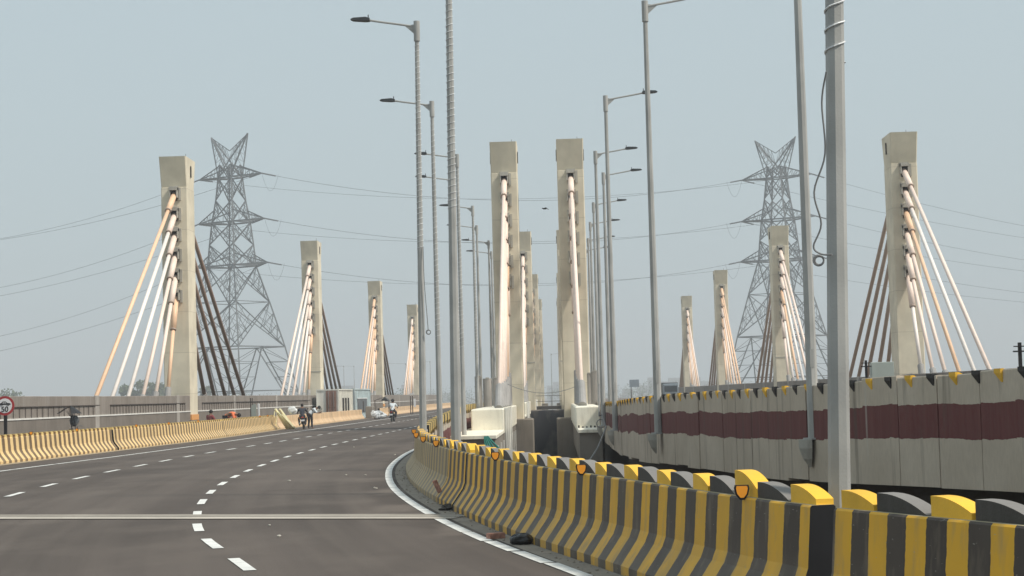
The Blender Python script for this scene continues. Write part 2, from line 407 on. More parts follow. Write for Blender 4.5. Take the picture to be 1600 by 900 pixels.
def frame(tab, y):
    x = interp(tab, y); dx = (interp(tab, y + .3) - interp(tab, y - .3)) / .6
    t = Vector((dx, 1)).normalized()
    return Vector((x, y)), t, Vector((t.y, -t.x))       # point, tangent, normal towards +X
def walk(tab, y0, y1, step):
    """points spaced evenly by length along a curve"""
    res = []; y = y0
    while y <= y1 + 1e-6:
        res.append(y); dx = (interp(tab, y + .3) - interp(tab, y - .3)) / .6
        y += step / math.sqrt(1 + dx * dx)
    return res
def strip(mb, tab, y0, y1, o0, o1, z, step=1.5, zf=None, mi=0):
    ys = walk(tab, y0, y1 - .2, step) + [y1]; prev = None
    for y in ys:
        p, t, n = frame(tab, y); zz = zf(y) + z if zf else z
        a = p + n * o0; b = p + n * o1; cur = ((a.x, a.y, zz), (b.x, b.y, zz))
        if prev: mb.quad(prev[0], prev[1], cur[1], cur[0], mi=mi)
        prev = cur
LB = [(-30, -17.9), (60, -17.9), (76, -17.68), (92, -17.42), (106, -17.62), (120, -17.9), (150, -18), (200, -17.9), (420, -17.9)]
# ------------------------------------------------------------------ ground, decks, pit
mb = MB(); mb.quad((-6000, -400, -9), (6000, -400, -9), (6000, 8000, -9), (-6000, 8000, -9))
struct(mb.build('ground', MAT['ground']))
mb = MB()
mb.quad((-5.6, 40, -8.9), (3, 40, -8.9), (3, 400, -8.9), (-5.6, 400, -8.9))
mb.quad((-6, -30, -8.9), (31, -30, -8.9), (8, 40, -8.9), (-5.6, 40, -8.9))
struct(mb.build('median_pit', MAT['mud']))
def lay_road():
    mb = MB(); dk = MB(); gt = MB(); prev = None
    for y in YS:
        p, t, n = frame(BASE, y); q = p + n * .36
        cur = [(-21.2, y, 0), (q.x, q.y, 0)]
        if prev:
            mb.quad(prev[0], prev[1], cur[1], cur[0], uv=((pb + 21.2, py_), (-.36, py_), (-.36, y), (p.x + 21.2, y)))
            d = [(v[0], v[1], -.9) for v in (*prev, *cur)]
            dk.quad(d[0], d[2], d[3], d[1])
        prev = cur; pb = p.x; py_ = y
    struct(mb.build('left_road', MAT['asphalt']))
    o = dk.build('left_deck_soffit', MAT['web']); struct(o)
    g = MB(); strip(g, BASE, 2, 62, -.26, -.005, .004)
    struct(g.build('gutter', MAT['gutter']))
    g = MB(); strip(g, LB, 20, 173, .005, .42, .004, 3); struct(g.build('gutter', MAT['gutter_l']))
lay_road()
mb = MB(); prev = None
for y in YS:
    p, t, n = frame(WALL, y); q = p + n * .1; z = wall_z(y) - .88
    cur = [(q.x, q.y, z), (max(22, q.x + 20), y, z)]
    if prev: mb.quad(prev[0], prev[1], cur[1], cur[0])
    prev = cur
struct(mb.build('right_road', MAT['dusty']))
# girders below both decks
mb = MB()
prev = None
for y in YS:
    p, t, n = frame(WALL, y); q = p + n * .22; q2 = p + n * .9; zt = wall_z(y)
    cur = [(q.x, q.y, zt - 1.35), (q2.x, q2.y, zt - 1.42), (q2.x, q2.y, -8.95)]
    if prev:
        for k in range(2): mb.quad(prev[k], cur[k], cur[k+1], prev[k+1])
    prev = cur
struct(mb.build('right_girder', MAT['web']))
mb = MB(); prev = None
for y in YS:
    p, t, n = frame(BASE, y); q = p + n * .36; q2 = p - n * .5
    cur = [(q.x, q.y, -.7), (q2.x, q2.y, -.75), (q2.x, q2.y, -8.95)]
    if prev:
        for k in range(2): mb.quad(prev[k], cur[k], cur[k+1], prev[k+1])
    prev = cur
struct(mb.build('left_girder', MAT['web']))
# ------------------------------------------------------------------ markings
D1 = [(-10, 6.5), (4, 1.9), (12, -1.05), (20.3, -3.5), (25, -4.83), (29.7, -5.8), (37.1, -6.95), (44, -7.7), (56, -8.5), (68, -8.85), (80, -8.9), (95, -8.85), (420, -8.8)]
D2 = [(-10, 2), (12, -5.0), (25, -9.2), (39, -11.3), (45, -11.85), (55, -12.3), (63, -12.5), (80, -12.35), (420, -12.3)]
E1 = [(-10, -9), (20, -14.6), (40, -16.0), (53, -15.9), (66, -15.45), (100, -15.2), (420, -15.5)]
def dashes(tab, y0, y1, period, ln, wdt, name, pre=()):
    t = struct(put(name, None)); ys = list(pre) + walk(tab, y0, y1, period)
    for y in ys:
        mb = MB(); mb_pts = None
        L = ln * random.uniform(.93, 1.05)
        strip(mb, tab, y - L/2, y + L/2, -wdt/2, wdt/2, .008, .95)
        mb.build('lane_dash', MAT['lane'], t)
dashes(D1, 36.9, 200, 3.72, 1.65, .135, 'lane_marking', (10.4, 13.7, 17.0, 20.2, 23.3, 26.4, 29.6, 33.3))
dashes(D2, 26, 210, 4.1, 1.8, .14, 'lane_marking')
e = struct(put('edge_line', None))
ys = walk(E1, 20, 240, 4.0)
for y in ys:
    mb = MB(); strip(mb, E1, y - 1.93, y + 1.95, -.075, .075, .008, 2); mb.build('line_piece', MAT['lane'], e)
e = struct(put('edge_line', None))
ys = walk(BASE, 6, 100, 1.6)
for a, b in zip(ys[:-1], ys[1:]):
    mb = MB(); of = -.4 if a > 23 else -.4 + .012 * (23 - a)
    strip(mb, BASE, a + random.uniform(.015, .05), b - random.uniform(.015, .05), of - .09, of + .065, .008, .6)
    mb.build('line_piece', MAT['lane'], e)
# expansion joint across the carriageway
j0, j1 = Vector((-17.9, 33.6)), Vector((base_x(27.2) - .02, 27.2))
d = (j1 - j0).normalized(); nn = Vector((-d.y, d.x))
t = struct(put('expansion_joint', None))
for (o0, o1, zz, mm) in ((-.46, .5, .012, 'joint'), (-.06, .04, .016, 'pier'), (.26, .34, .017, 'gutter')):
    mb = MB(); a, b, c_, d_ = j0 + nn*o0, j1 + nn*o0, j1 + nn*o1, j0 + nn*o1
    mb.quad((*a, zz), (*b, zz), (*c_, zz), (*d_, zz)); mb.build('joint_strip', MAT[mm], t)
# ------------------------------------------------------------------ barriers
def sweep(tab, y0, y1, prof, side=1, step=.75, u0=.12, z0=None, roles=None):
    """prof: (offset, height, v, material) from the toe over the top to the back"""
    mb = MB(); ys = walk(tab, y0, y1 - .1, step) + [y1]; prev = None; u = u0; pl = None
    for y in ys:
        p, t, n = frame(tab, y)
        if pl is not None: u += (p - pl).length
        pl = p; zz = z0(y) if z0 else 0
        cur = [((p + n * side * a).x, (p + n * side * a).y, zz + h) for a, h, v, mi in prof]
        if prev:
            for k in range(len(prof) - 1):
                q = (prev[k], cur[k], cur[k+1], prev[k+1]) if side < 0 else (cur[k], prev[k], prev[k+1], cur[k+1])
                va, vb = prof[k][2], prof[k+1][2]
                uvs = ((pu, va), (u, va), (u, vb), (pu, vb)) if side < 0 else ((u, va), (pu, va), (pu, vb), (u, vb))
                mb.quad(*q, mi=prof[k][3], uv=uvs)
        else: first = cur; fu = u
        prev = cur; pu = u
    for ring, uu in ((first, fu), (prev, u)):
        mb.quad(*ring, mi=2, uv=tuple((uu, pr[2]) for pr in prof))  # end faces coloured black to paint in the dark void of the gap
    return mb, u
PROF = [(0, 0, 0, 0), (0, .09, .09, 0), (.17, .33, .38, 0), (.205, .42, .47, 0), (.24, .865, .9, 0), (.255, .88, .92, 1), (.43, .88, 1.1, 1), (.445, .865, 1.12, 1), (.46, -.2, 2, 1)]
def fin_mesh(name, mat, h=.19, L=.5, tail=.4, th=.2, mat2=None):
    """shark fin: seen from the road it is high at its far end and curves down towards the camera"""
    n = 9; prof = [(L / 2, 0), (L / 2, h), (L * .38, h)]
    for i in range(1, n + 1):
        a = i / n; prof.append((L * .38 - L * .88 * a, h * (1 - (1 - tail) * a ** 1.9)))
    prof.append((-L / 2, 0)); mb = MB(); k = len(prof)
    mb.v = [(-.0, y, z) for y, z in prof] + [(th, y, z) for y, z in prof]
    for i in range(k):
        j = (i + 1) % k; mb.f.append((i, j, j + k, i + k)); mb.m.append(1 if mat2 and 1 <= i < k - 2 else 0)
    mb.f.append(tuple(range(k))[::-1]); mb.m.append(0); mb.f.append(tuple(range(k, 2 * k))); mb.m.append(0)
    return mb.mesh(name, [mat, mat2] if mat2 else mat)
FY = [fin_mesh('fin', MAT['fin_y'], h, .47, .33, .14) for h in (.136, .127)]
FYT = fin_mesh('fin', MAT['fin_y'], .205, .54, .3, .14)
MAT['fin_dust'] = concrete('dusty_grey_paint', (.23, .22, .21), (.12, .11, .1), .4, .2)
FB = [fin_mesh('fin', MAT['fin_b'], h, .64, .05, .13, MAT['fin_dust']) for h in (.128, .134)]
FL = fin_mesh('fin', MAT['fin_c'], .10, .27, .6)
MAT['fin_l'] = concrete('brown_fin_paint', (.14, .075, .035), (.3, .2, .1), .3, .3)
FLB = fin_mesh('fin', MAT['fin_l'], .09, .27, .6)
mb = MB()
shield = [(-.055, .12), (.055, .12), (.062, .095), (.05, .04), (.018, 0), (-.018, 0), (-.05, .04), (-.062, .095)]
mb.extr(shield, -.012, .012); REFL = mb.mesh('reflector', MAT['black'])
mb = MB(); mb.extr([(x * .76, .018 + z * .78) for x, z in shield], -.02, -.0125); LENS = mb.mesh('lens', MAT['reflector'])
def add_reflector(parent, x, y, z, ang=0):
    r = put('reflector', REFL, parent, (x, y, z), ang); put('lens', LENS, r); return r
def barrier(y0, y1, label, mat='barrier', tab=BASE, side=1, fins=('near'), group='striped concrete barrier segments', refl=(), fin_side=1, us=1.0):
    hs = .945 if side < 0 else 1.0
    mb, u = sweep(tab, y0, y1, [(a_, h_ * hs, v_, m_) for a_, h_, v_, m_ in PROF], side)
    for k_ in mb.uv: mb.uv[k_] = tuple((a_ * us, b_) for a_, b_ in mb.uv[k_])
    o = mb.build('concrete_barrier', [MAT[mat], MAT['barrier_top' if mat == 'barrier' else mat], MAT['black']])
    tag(o, label, 'barrier', group)
    ys = walk(tab, y0 + .25, y1 - .15, .3 if fins == 'left' else .6)
    for i, y in enumerate(ys):
        p, t, n = frame(tab, y); ang = math.atan2(-t.x, t.y) if side > 0 else math.pi + math.atan2(-t.x, t.y)
        q = p + n * side * .305
        if fins == 'near': me = (FY if i % 2 == 0 else FB)[(i // 2) % 2]
        elif fins == 'left': me = FL if i % 2 == 0 else FLB
        else: continue
        if fins == 'near' and abs(y - 15.35) < .45 and i % 2 == 0: me = FYT
        ang += random.uniform(-.03, .03)
        f = put('fin', me, o, (q.x, q.y, .878 * hs), ang)
    for (ry) in refl:
        p, t, n = frame(tab, ry); q = p + n * side * .22
        add_reflector(o, q.x, q.y, .86 if side > 0 else .85, 0)
    return o
barrier(1, 13.35, 'yellow and black striped concrete barrier filling the bottom right corner, right of the open gap', us=1.24)
barrier(13.72, 28.7, 'longest striped concrete barrier, from the open gap to the dark joint at its left', refl=(15.0, 20.3, 25.6))
barrier(28.82, 31.3, 'short striped concrete barrier piece just left of the dark joint, at the bend')
barrier(31.33, 41, 'dusty striped concrete barrier on the bend left of the thick wrapped lamp post', 'barrier_d', refl=(33.5, 37.2))
barrier(41.06, 51, 'farther striped concrete barrier at the leftmost point of the bend', 'barrier_d', refl=(41.4, 46))
barrier(51.06, 62, 'striped concrete barrier just past the leftmost point of the bend', 'barrier_d')
for i, y in enumerate((62, 74, 86, 98)):
    barrier(y + .06, y + 12, ('first', 'second', 'third', 'fourth')[i] + ' striped barrier hidden beyond the bend, behind the low maroon banded wall', fins='none')
segs = [(24, 48, 'barrier_l', 'faded striped barrier at the left edge, nearest the camera'), (48.1, 74.4, 'barrier_l', 'faded yellow striped barrier behind which the speed limit sign stands'),
        (74.7, 98, 'barrier_l', 'faded yellow striped barrier between the black notch and the first left pylon'), (98.06, 119.5, 'barrier_l', 'faded striped barrier in front of the men in maroon and orange shirts'),
        (119.56, 150, 'barrier_p', 'plain peach concrete barrier behind the parked motorcycle'), (150.06, 173, 'barrier_p', 'plain peach concrete barrier in front of the white containers'),
        (190, 230, 'barrier_p', 'distant peach barrier beyond the silver tarp'), (230.1, 330, 'barrier_p', 'farthest peach barrier at the end of the left side')]
for a, b, mt, lb in segs:
    barrier(a, b, lb, mt, LB, -1, 'left' if mt == 'barrier_l' else 'none', 'barriers along the left edge of the road',
            refl=[v for v in (58, 63.5, 69.3, 78.5, 84.5, 91, 112, 115.5) if a < v < b])
mb = MB(); mb.bbox(-17.9, -17.25, 173.3, 175.5, 0, 1.12, .04)
tag(mb.build('barrier_end_post', MAT['pier']), 'grey concrete end post closing the peach barrier beside the white containers', 'post')
# ------------------------------------------------------------------ median wall of the right carriageway
WT = root('median_wall', 'curved cream concrete wall with a maroon band below the right carriageway', 'wall')
ys = walk(WALL, 3, 150, 1.22); u = 0
for i, (a, b) in enumerate(zip(ys[:-1], ys[1:])):
    dz = random.uniform(-.012, .012) + (.025 if i % 9 == 4 else 0); off = random.uniform(-.012, .012); lo = random.uniform(-.03, .03)
    mb = MB(); prev = None; n_ = 3
    for k in range(n_):
        gp = .005 + (.012 if i % 4 == 1 else 0); y = a + gp + (b - a - 2 * gp) * k / (n_ - 1); p, t, n = frame(WALL, y); zt = wall_z(y) + dz
        front = p + n * off; back = p + n * .2; uu = u + .41 * k * 1.5
        cur = [(front.x, front.y, zt - 1.6 + lo), (front.x, front.y, zt - .015), (front.x + .012 * n.x, front.y + .012 * n.y, zt), (back.x, back.y, zt), (back.x, back.y, zt - 1.6 + lo)]
        vv = [1.6, .015, 0, 0, 1.6]
        if prev:
            for q in range(4):
                mb.quad(prev[q], prev[q+1], cur[q+1], cur[q], uv=((pu, vv[q]), (pu, vv[q+1]), (uu, vv[q+1]), (uu, vv[q])))
            mb.quad(prev[4], prev[0], cur[0], cur[4], uv=((pu, 1.6),) * 4)
        else: first = cur; fu = uu
        prev = cur; pu = uu
    mb.quad(*first, uv=tuple((fu, x) for x in vv)); mb.quad(*prev[::-1], uv=tuple((pu, x) for x in vv[::-1]))
    u += 1.22
    mb.build('wall_panel', MAT['wall'], WT)
def wedge(mat):
    mb = MB(); w_, h_, d_ = .10, .17, .03
    top = [(-d_, -w_, .01), (-d_, w_ * .9, .01), (.02, w_ * .9, .01), (.02, -w_, .01)]
    bot = [(-.004, -w_ * .95, -h_), (-.004, -w_ * .6, -h_), (.16, -w_ * .6, -h_), (.16, -w_ * .95, -h_)]
    mid = [(-d_, -w_, -.05), (-d_, w_ * .9, -.045), (.16, w_ * .9, -.045), (.16, -w_, -.05)]
    for A, B in ((top, mid), (mid, bot)):
        for k in range(4): j = (k + 1) % 4; mb.quad(A[k], B[k], B[j], A[j])
    mb.quad(*top); mb.quad(*bot[::-1])
    return mb.mesh('fin', mat)
WY, WB = wedge(MAT['fin_y']), wedge(MAT['black'])
for i, y in enumerate(walk(WALL, 12, 76, .66)):
    p, t, n = frame(WALL, y)
    put('fin', WY if i % 2 else WB, WT, (p.x, p.y, wall_z(y) + .012), math.atan2(-t.x, t.y))
# median side of the left carriageway, seen past the bend
LWT = root('median_wall', 'low wall with a maroon band below the tall finned barriers, left of the cream anchor blocks', 'wall')
def lz(y): return .86 + max(0, min(1, (y - 48) / 36)) * .42
ys = walk(BASE, 45, 110, 1.3)
for a, b in zip(ys[:-1], ys[1:]):
    mb = MB(); off = random.uniform(-.01, .01)
    (p0, t0, n0), (p1, t1, n1) = frame(BASE, a + .012), frame(BASE, b - .012); za, zb_ = lz(a), lz(b)
    f0, f1, b0, b1_ = p0 + n0 * (.53 + off), p1 + n1 * (.53 + off), p0 + n0 * .463, p1 + n1 * .463
    A = [(f0.x, f0.y, -.7), (f0.x, f0.y, za), (b0.x, b0.y, za), (b0.x, b0.y, -.7)]
    B = [(f1.x, f1.y, -.7), (f1.x, f1.y, zb_), (b1_.x, b1_.y, zb_), (b1_.x, b1_.y, -.7)]
    vv = [1.6, .0, 0, 1.6]
    for q in range(4):
        j = (q + 1) % 4; mb.quad(A[q], B[q], B[j], A[j], uv=((a, vv[q]), (b, vv[q]), (b, vv[j]), (a, vv[j])))
    mb.quad(*A[::-1], uv=tuple((a, x) for x in vv[::-1])); mb.quad(*B, uv=tuple((b, x) for x in vv))
    mb.build('wall_panel', MAT['wall'], LWT)
def wedge_l(mat):
    mb = MB(); w_ = .15
    P = [(.04, -w_, .1), (.04, w_, .1), (.04, w_, -.12), (.012, -w_ * .2, -.3), (.04, -w_, -.16)]
    k = len(P); mb.v = P + [(-.12, y, z) for _, y, z in P]
    mb.f = [tuple(range(k)), tuple(range(k, 2*k))[::-1]] + [(i, i + k, (i+1) % k + k, (i+1) % k) for i in range(k)]; mb.m = [0] * len(mb.f)
    return mb.mesh('fin', mat)
WLY, WLB = wedge_l(MAT['fin_c']), wedge_l(MAT['black'])
for i, y in enumerate(walk(BASE, 51, 108, .66)):
    p, t, n = frame(BASE, y); q = p + n * .53
    put('fin', WLB if i % 3 == 0 else WLY, LWT, (q.x, q.y, lz(y) + .01), math.atan2(-t.x, t.y))
# ------------------------------------------------------------------ outer parapets with footpath railing
def parapet(x, s, y0, y1, label, ztop, lab_r):
    T = root('parapet_wall', label, 'parapet', (x, 0, 0)); i = 0; y = y0
    while y < y1:
        dz = random.uniform(-.006, .006)
        mb = MB(); mb.bbox(-.14, .14, y + .015, y + 2.985, -.9, ztop + dz, .02)
        mb.build('wall_panel', MAT['parapet'], T)
        if i % 6 == 0 and y < y1 - 10:
            mb = MB(); mb.bbox(min(s*.1, s*.185), max(s*.1, s*.185), y - .35, y + .35, 0, ztop + .03, .02); mb.build('pilaster', MAT['screen'], T)
        y += 3; i += 1
    mb = MB(); mb.box(min(s*.142, s*.16), max(s*.142, s*.16), y0, y1, -.2, 1.33); mb.build('ledge', MAT['parapet2'], T)
    mb = MB(); mb.box(min(s*.144, s*.19), max(s*.144, s*.19), y0, y1, 1.33, 1.395); mb.build('ledge_edge', MAT['whiteline'], T)
    return T
PXL, PXR = -21.04, 19.54
parapet(PXL, 1, 30, 330, 'long grey concrete parapet along the left edge of the bridge', EYE + .50, '')
def railing(x, y0, y1, label, step, zb=1.395):
    T = root('footpath_railing', label, 'railing', (x, 0, 0))
    mb = MB(); mb.box(-.02, .02, y0, y1, zb + .42, zb + .455); mb.build('top_rail', MAT['rail'], T)
    mb = MB(); mb.box(-.011, .011, -.011, .011, 0, .42); me = mb.mesh('baluster', MAT['rail'])
    y = y0
    while y < y1: put('baluster', me, T, (0, y, zb)); y += step
railing(PXL + .175, 66, 84.4, 'dark thin railing on the left parapet behind the black umbrella', .82)
railing(PXL + .175, 86.5, 104, 'dark thin railing on the left parapet just before the first left pylon', .62)
railing(PXL + .175, 109, 157, 'dense dark railing on the left parapet between the first pylon and the containers', .75)
T = parapet(PXR, -1, 12, 330, 'long grey concrete parapet along the far right edge of the bridge', EYE + .56, '')
# ------------------------------------------------------------------ pylons with stay cables
PD, PS = 106.5, 58.6
def pylon_shape(mb, hw, hd, ztop, zb):
    zc = ztop - 1.75; e = .40
    lv = [(zb, hd, hw), (zc, hd, hw), (zc + .01, hd - .03, hw - .012), (ztop, hd + e, hw + .012)]
    rings = []
    for z, d_, w_ in lv:
        n = len(mb.v); c = .05
        mb.v += [(-w_+c,-d_,z),(w_-c,-d_,z),(w_,-d_+c,z),(w_,d_-c,z),(w_-c,d_,z),(-w_+c,d_,z),(-w_,d_-c,z),(-w_,-d_+c,z)]; rings.append(n)
    for a, b in zip(rings[:-1], rings[1:]):
        for i in range(8): j = (i+1) % 8; mb.f.append((a+i, a+j, b+j, b+i)); mb.m.append(0)
    mb.f.append(tuple(rings[-1] + i for i in range(8))); mb.m.append(0)
hw, hd = .76, 1.02
PTOP = EYE + 14.2
mb = MB(); pylon_shape(mb, hw, hd, PTOP, -8.95); ME_SHAFT = mb.mesh('shaft', MAT['pylon'])
mb = MB(); mb.bbox(-.14, .14, -.01, .01, -.32, .32, .002); 
mb = MB(); mb.extr([(-.11, -.33), (.11, -.33), (.11, .27), (.05, .33), (-.05, .33), (-.11, .27)], -.02, .02); ME_SLOT = mb.mesh('slot', MAT['dark'])
mb = MB(); mb.tube([(0,0,0), (0,0,.35)], .012, 5); ME_ROD = mb.mesh('lightning_rod', MAT['rail'])
mb = MB(); mb.box(-.79, .79, -1.05, -1.02, -.04, .04); ME_SEAM = mb.mesh('joint_band', MAT['anchor'])
mb = MB(); mb.box(-.8, .8, -1.06, 1.06, 0, .32); ME_YB = mb.mesh('base_band', MAT['orange'])
def anchor_meshes():
    mb = MB()
    mb.box(-.24, -.17, -.30, 0, -.28, .30); mb.box(.17, .24, -.30, 0, -.28, .30); mb.box(-.24, .24, -.34, 0, .14, .32)
    mb.box(.27, .40, -.10, 0, -.42, .30); mb.box(-.26, .26, -.03, 0, .32, .40)
    a = mb.mesh('anchor_hood', MAT['anchor'])
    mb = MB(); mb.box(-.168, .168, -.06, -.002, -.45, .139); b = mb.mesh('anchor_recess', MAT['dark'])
    return a, b
AH, AR = anchor_meshes()
ZA = [6.25 + 1.175 * k for k in range(6)]        # anchor heights above the eye, short cable lowest
YB = ([3.7, 6.8, 9.8, 13.1, 16.4, 19.6], [3.6, 7.0, 10.2, 14.0, 17.5, 21.2])
cache = {}
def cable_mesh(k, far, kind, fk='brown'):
    kind = fk if far else kind  # far cables take the colour with shade painted in
    key = (k, far, kind)
    if key in cache: return cache[key]
    s = 1 if far else -1
    A = Vector((0, s * (hd + .02), EYE + ZA[k] - .12)); B = Vector((0, s * YB[1 if far else 0][k], EYE + .6))
    d = (B - A).normalized(); C_ = B + d * (-1.45 / d.z)
    J = A + d * 2.05; S = C_ - d * 2.0
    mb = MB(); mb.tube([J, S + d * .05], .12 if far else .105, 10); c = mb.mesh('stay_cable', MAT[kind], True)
    mb = MB(); mb.tube([A, J], .17, 12); g_ = mb.mesh('guide_pipe', MAT[{'cream': 'pink'}.get(kind, kind)], True)
    mb = MB(); mb.tube([J - d * .02, J + d * .05], .184, 12); r = mb.mesh('pipe_ring', MAT['midbrown'])
    mb = MB(); mb.tube([S, C_], [.175, .21], 12); sl_ = mb.mesh('cable_sleeve', MAT['sleeve'], False)
    cache[key] = (c, g_, r, sl_); return cache[key]
def pylon(x, y, kinds, label, inner=0, simple=False, top=0):
    T = root('bridge_pylon', label, 'bridge pylon', (x, y, top), 0, 'cream cable pylons')
    put('shaft', ME_SHAFT, T)
    s_in = 1 if x < 0 else -1
    for sx in (-1, 1):
        put('slot', ME_SLOT, T, (sx * (hw + .028), 0, PTOP - .75), (0, 0, math.pi / 2))
    put('lightning_rod', ME_ROD, T, (.45, .3, PTOP))
    if label.startswith('second'): put('joint_band', ME_SEAM, T, (0, 0, EYE + 2.6))
    if not inner: put('base_band', ME_YB, T, (0, 0, .86))
    for far in (0, 1):
        for k in range(6):
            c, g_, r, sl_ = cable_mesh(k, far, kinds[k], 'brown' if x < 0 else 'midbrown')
            co_ = put('stay_cable', c, T); put('guide_pipe', g_, co_); put('pipe_ring', r, co_); put('cable_sleeve', sl_, co_)
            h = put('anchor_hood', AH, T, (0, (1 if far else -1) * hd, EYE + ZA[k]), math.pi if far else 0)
            put('anchor_recess', AR, h)
    return T
KL = ['cream', 'peach', 'cream', 'pink', 'cream', 'peach']
names = ['nearest', 'second', 'third', 'farthest']
kk = [[ 'peach','pink','pink','cream','cream','peach'], ['peach','pink','cream','pink','cream','pink'], ['peach','pink','peach','peach','pink','peach'], ['pink','peach','pink','pink','peach','pink']]
kr = [['cream','pink','pink','peach','cream','pink'], ['pink','cream','peach','cream','pink','pink'], ['peach','pink','peach','pink','peach','peach'], ['pink','peach','pink','pink','peach','pink']]
for i in range(4):
    y = PD + PS * i
    pylon(-21.6, y, kk[i], f'{names[i]} cream pylon in the far left row, stay cables fanning to the left', 0)
    pylon(20.1, y, kr[i], f'{names[i]} cream pylon in the far right row, stay cables fanning to the right', 0, top=.1)
    pylon(-2.65, y, [['pink','peach','pink','pink','pink','pink'], kk[1], kk[2], kk[3]][i], f'{names[i]} cream pylon of the left inner row beside the central gap', 1, top=.25)
    pylon(1.15, y, [['pink']*6, kr[1], kr[2], kr[3]][i], f'{names[i]} cream pylon of the right inner row beside the central gap', 1, top=.3)
# cream anchor blocks, ledges and grey screens in the gap
for i in range(4):
    y = PD + PS * i
    for side, (x0, x1) in (('left', (-3.72, -2.3)), ('right', (.77, 1.86))):
        T = root('anchor_block', f'cream concrete anchor block under the {names[i]} {side} inner pylon', 'anchor block', (0, y, 0), 0, 'cream cable anchor blocks')
        mb = MB(); mb.bbox(x0, x1, -26.5, -1.1, .3, 1.2, .05); mb.build('block', MAT['cream_block'], T)
        mb = MB(); mb.bbox(x0 - (.35 if side == 'left' else -.05), x1 + (.0 if side == 'left' else .03), -37 if side == 'left' else -31, -1.05, .16, .298, .02); mb.build('ledge', MAT['cream_block'], T)
        mb = MB(); mb.box(x0 - (.3 if side == 'left' else -.1), x1 - .06, -36.8 if side == 'left' else -30.8, -1, -1.0, .158); mb.build('bracket_beam', MAT['pier'], T)
        mb = MB(); mb.bbox(x0, x1, 1.1, 24, .3, 1.2, .05); mb.build('block', MAT['cream_block'], T)
        if side == 'left':
            # row of ducts and brackets on its open flank
            for q in range(9):
                mb = MB(); yy = -36 + q * 3.7
                mb.box(x1 + .002, x1 + .05, yy, yy + .35, -2.6 - .0 * q, -.12); mb.build('bracket', MAT['duct'], T)
            for q in range(4):
                mb = MB(); mb.tube([(x1 + .06, -26.2 + q * 3.1, 1.22), (x1 + .06, -26.2 + q * 3.1, -3.5)], .05, 6); mb.build('duct', MAT['duct'], T)
        else:
            for q in range(6):
                mb = MB(); mb.box(x0 + .1 + q * .17, x0 + .16 + q * .17, -27.5, -26.7, .3, .3 + random.uniform(.03, .1)); mb.build('rubble', MAT['dark'], T)
    if i == 0:
        for side, xs, hgt in (('left', ((-4.22, -3.87), (-3.8, -3.35), (-3.28, -2.98)), (2.78, 2.66, 2.66)), ('right', ((1.55, 1.75), (1.77, 2.12), (2.14, 2.3)), (2.75, 2.85, 3.0))):
            T = root('concrete_screen', f'grey upright concrete screen standing on the {side} cream block behind the lamp posts', 'screen', (0, 96 if side == 'left' else 94, 0))
            for (a, b), h in zip(xs, hgt):
                mb = MB(); c_ = (a + b) / 2; r_ = (b - a) / 2
                pf = [(c_ + r_ * math.cos(t_ * math.pi / 6), -r_ * .6 * math.sin(t_ * math.pi / 6)) for t_ in range(7)]
                n = len(pf); k0 = len(mb.v)
                mb.v += [(px, py, 1.15) for px, py in pf] + [(px, py, h) for px, py in pf]
                for q in range(n): j = (q+1) % n; mb.f.append((k0+q, k0+n+q, k0+n+j, k0+j)); mb.m.append(0)
                mb.f.append(tuple(k0+n+q for q in range(n))[::-1]); mb.m.append(0)
                mb.build('screen_panel', MAT['screen'], T)
                mb = MB(); mb.box(c_ - .08, c_ + .1, -r_ * .6 - .02, .0, h + .002, h + .05); mb.build('cap', MAT['anchor'], T)
# piers and the stained cross wall between the decks
for i in range(4):
    y = PD + PS * i
    for side, (x0, x1) in (('left', (-4.4, -1.35)), ('right', (-.05, 2.6))):
        mb = MB(); mb.bbox(x0, x1, y - 3.4 if False else y - 1.6, y + 1.6, -8.95, .42, .06)
        tag(mb.build('bridge_pier', MAT['pier']), f'brown grey concrete pier block under the {names[i]} {side} inner pylon', 'pier', 'pier blocks under the inner pylons')
mb = MB(); mb.bbox(-2.6, .95, 162, 164.5, -8.95, .38, .05)
tag(mb.build('cross_wall', MAT['stained']), 'dark stained concrete wall closing the central gap between the two decks', 'wall')
T = root('inspection_platform', 'small railed platform above the dark wall in the central gap', 'platform', (-.75, 200, 0))
mb = MB(); mb.box(-1.75, 1.55, 0, 3, .15, .5); mb.build('platform_slab', MAT['web'], T)
for hh in (1.0, 1.6): mb = MB(); mb.box(-1.75, 1.55, 0, .05, hh, hh + .05); mb.build('rail', MAT['rail'], T)
for xx in (-1.72, .1, 1.5): mb = MB(); mb.box(xx, xx + .05, .06, .11, .5, 1.62); mb.build('post', MAT['rail'], T)
# sagging wire between the inner pylons
a, b = at(793, 600, 86.5), at(899, 604, 86.5); pts = []
for i in range(21):
    u = i / 20; q = a.lerp(b, u); q.z -= .36 * (1 - (2*u-1)**2); pts.append(q)
mb = MB(); mb.tube(pts, .014, 5)
tag(mb.build('hanging_cable', MAT['greycable']), 'thin black cable sagging across the central gap between the two inner cable bundles', 'cable')
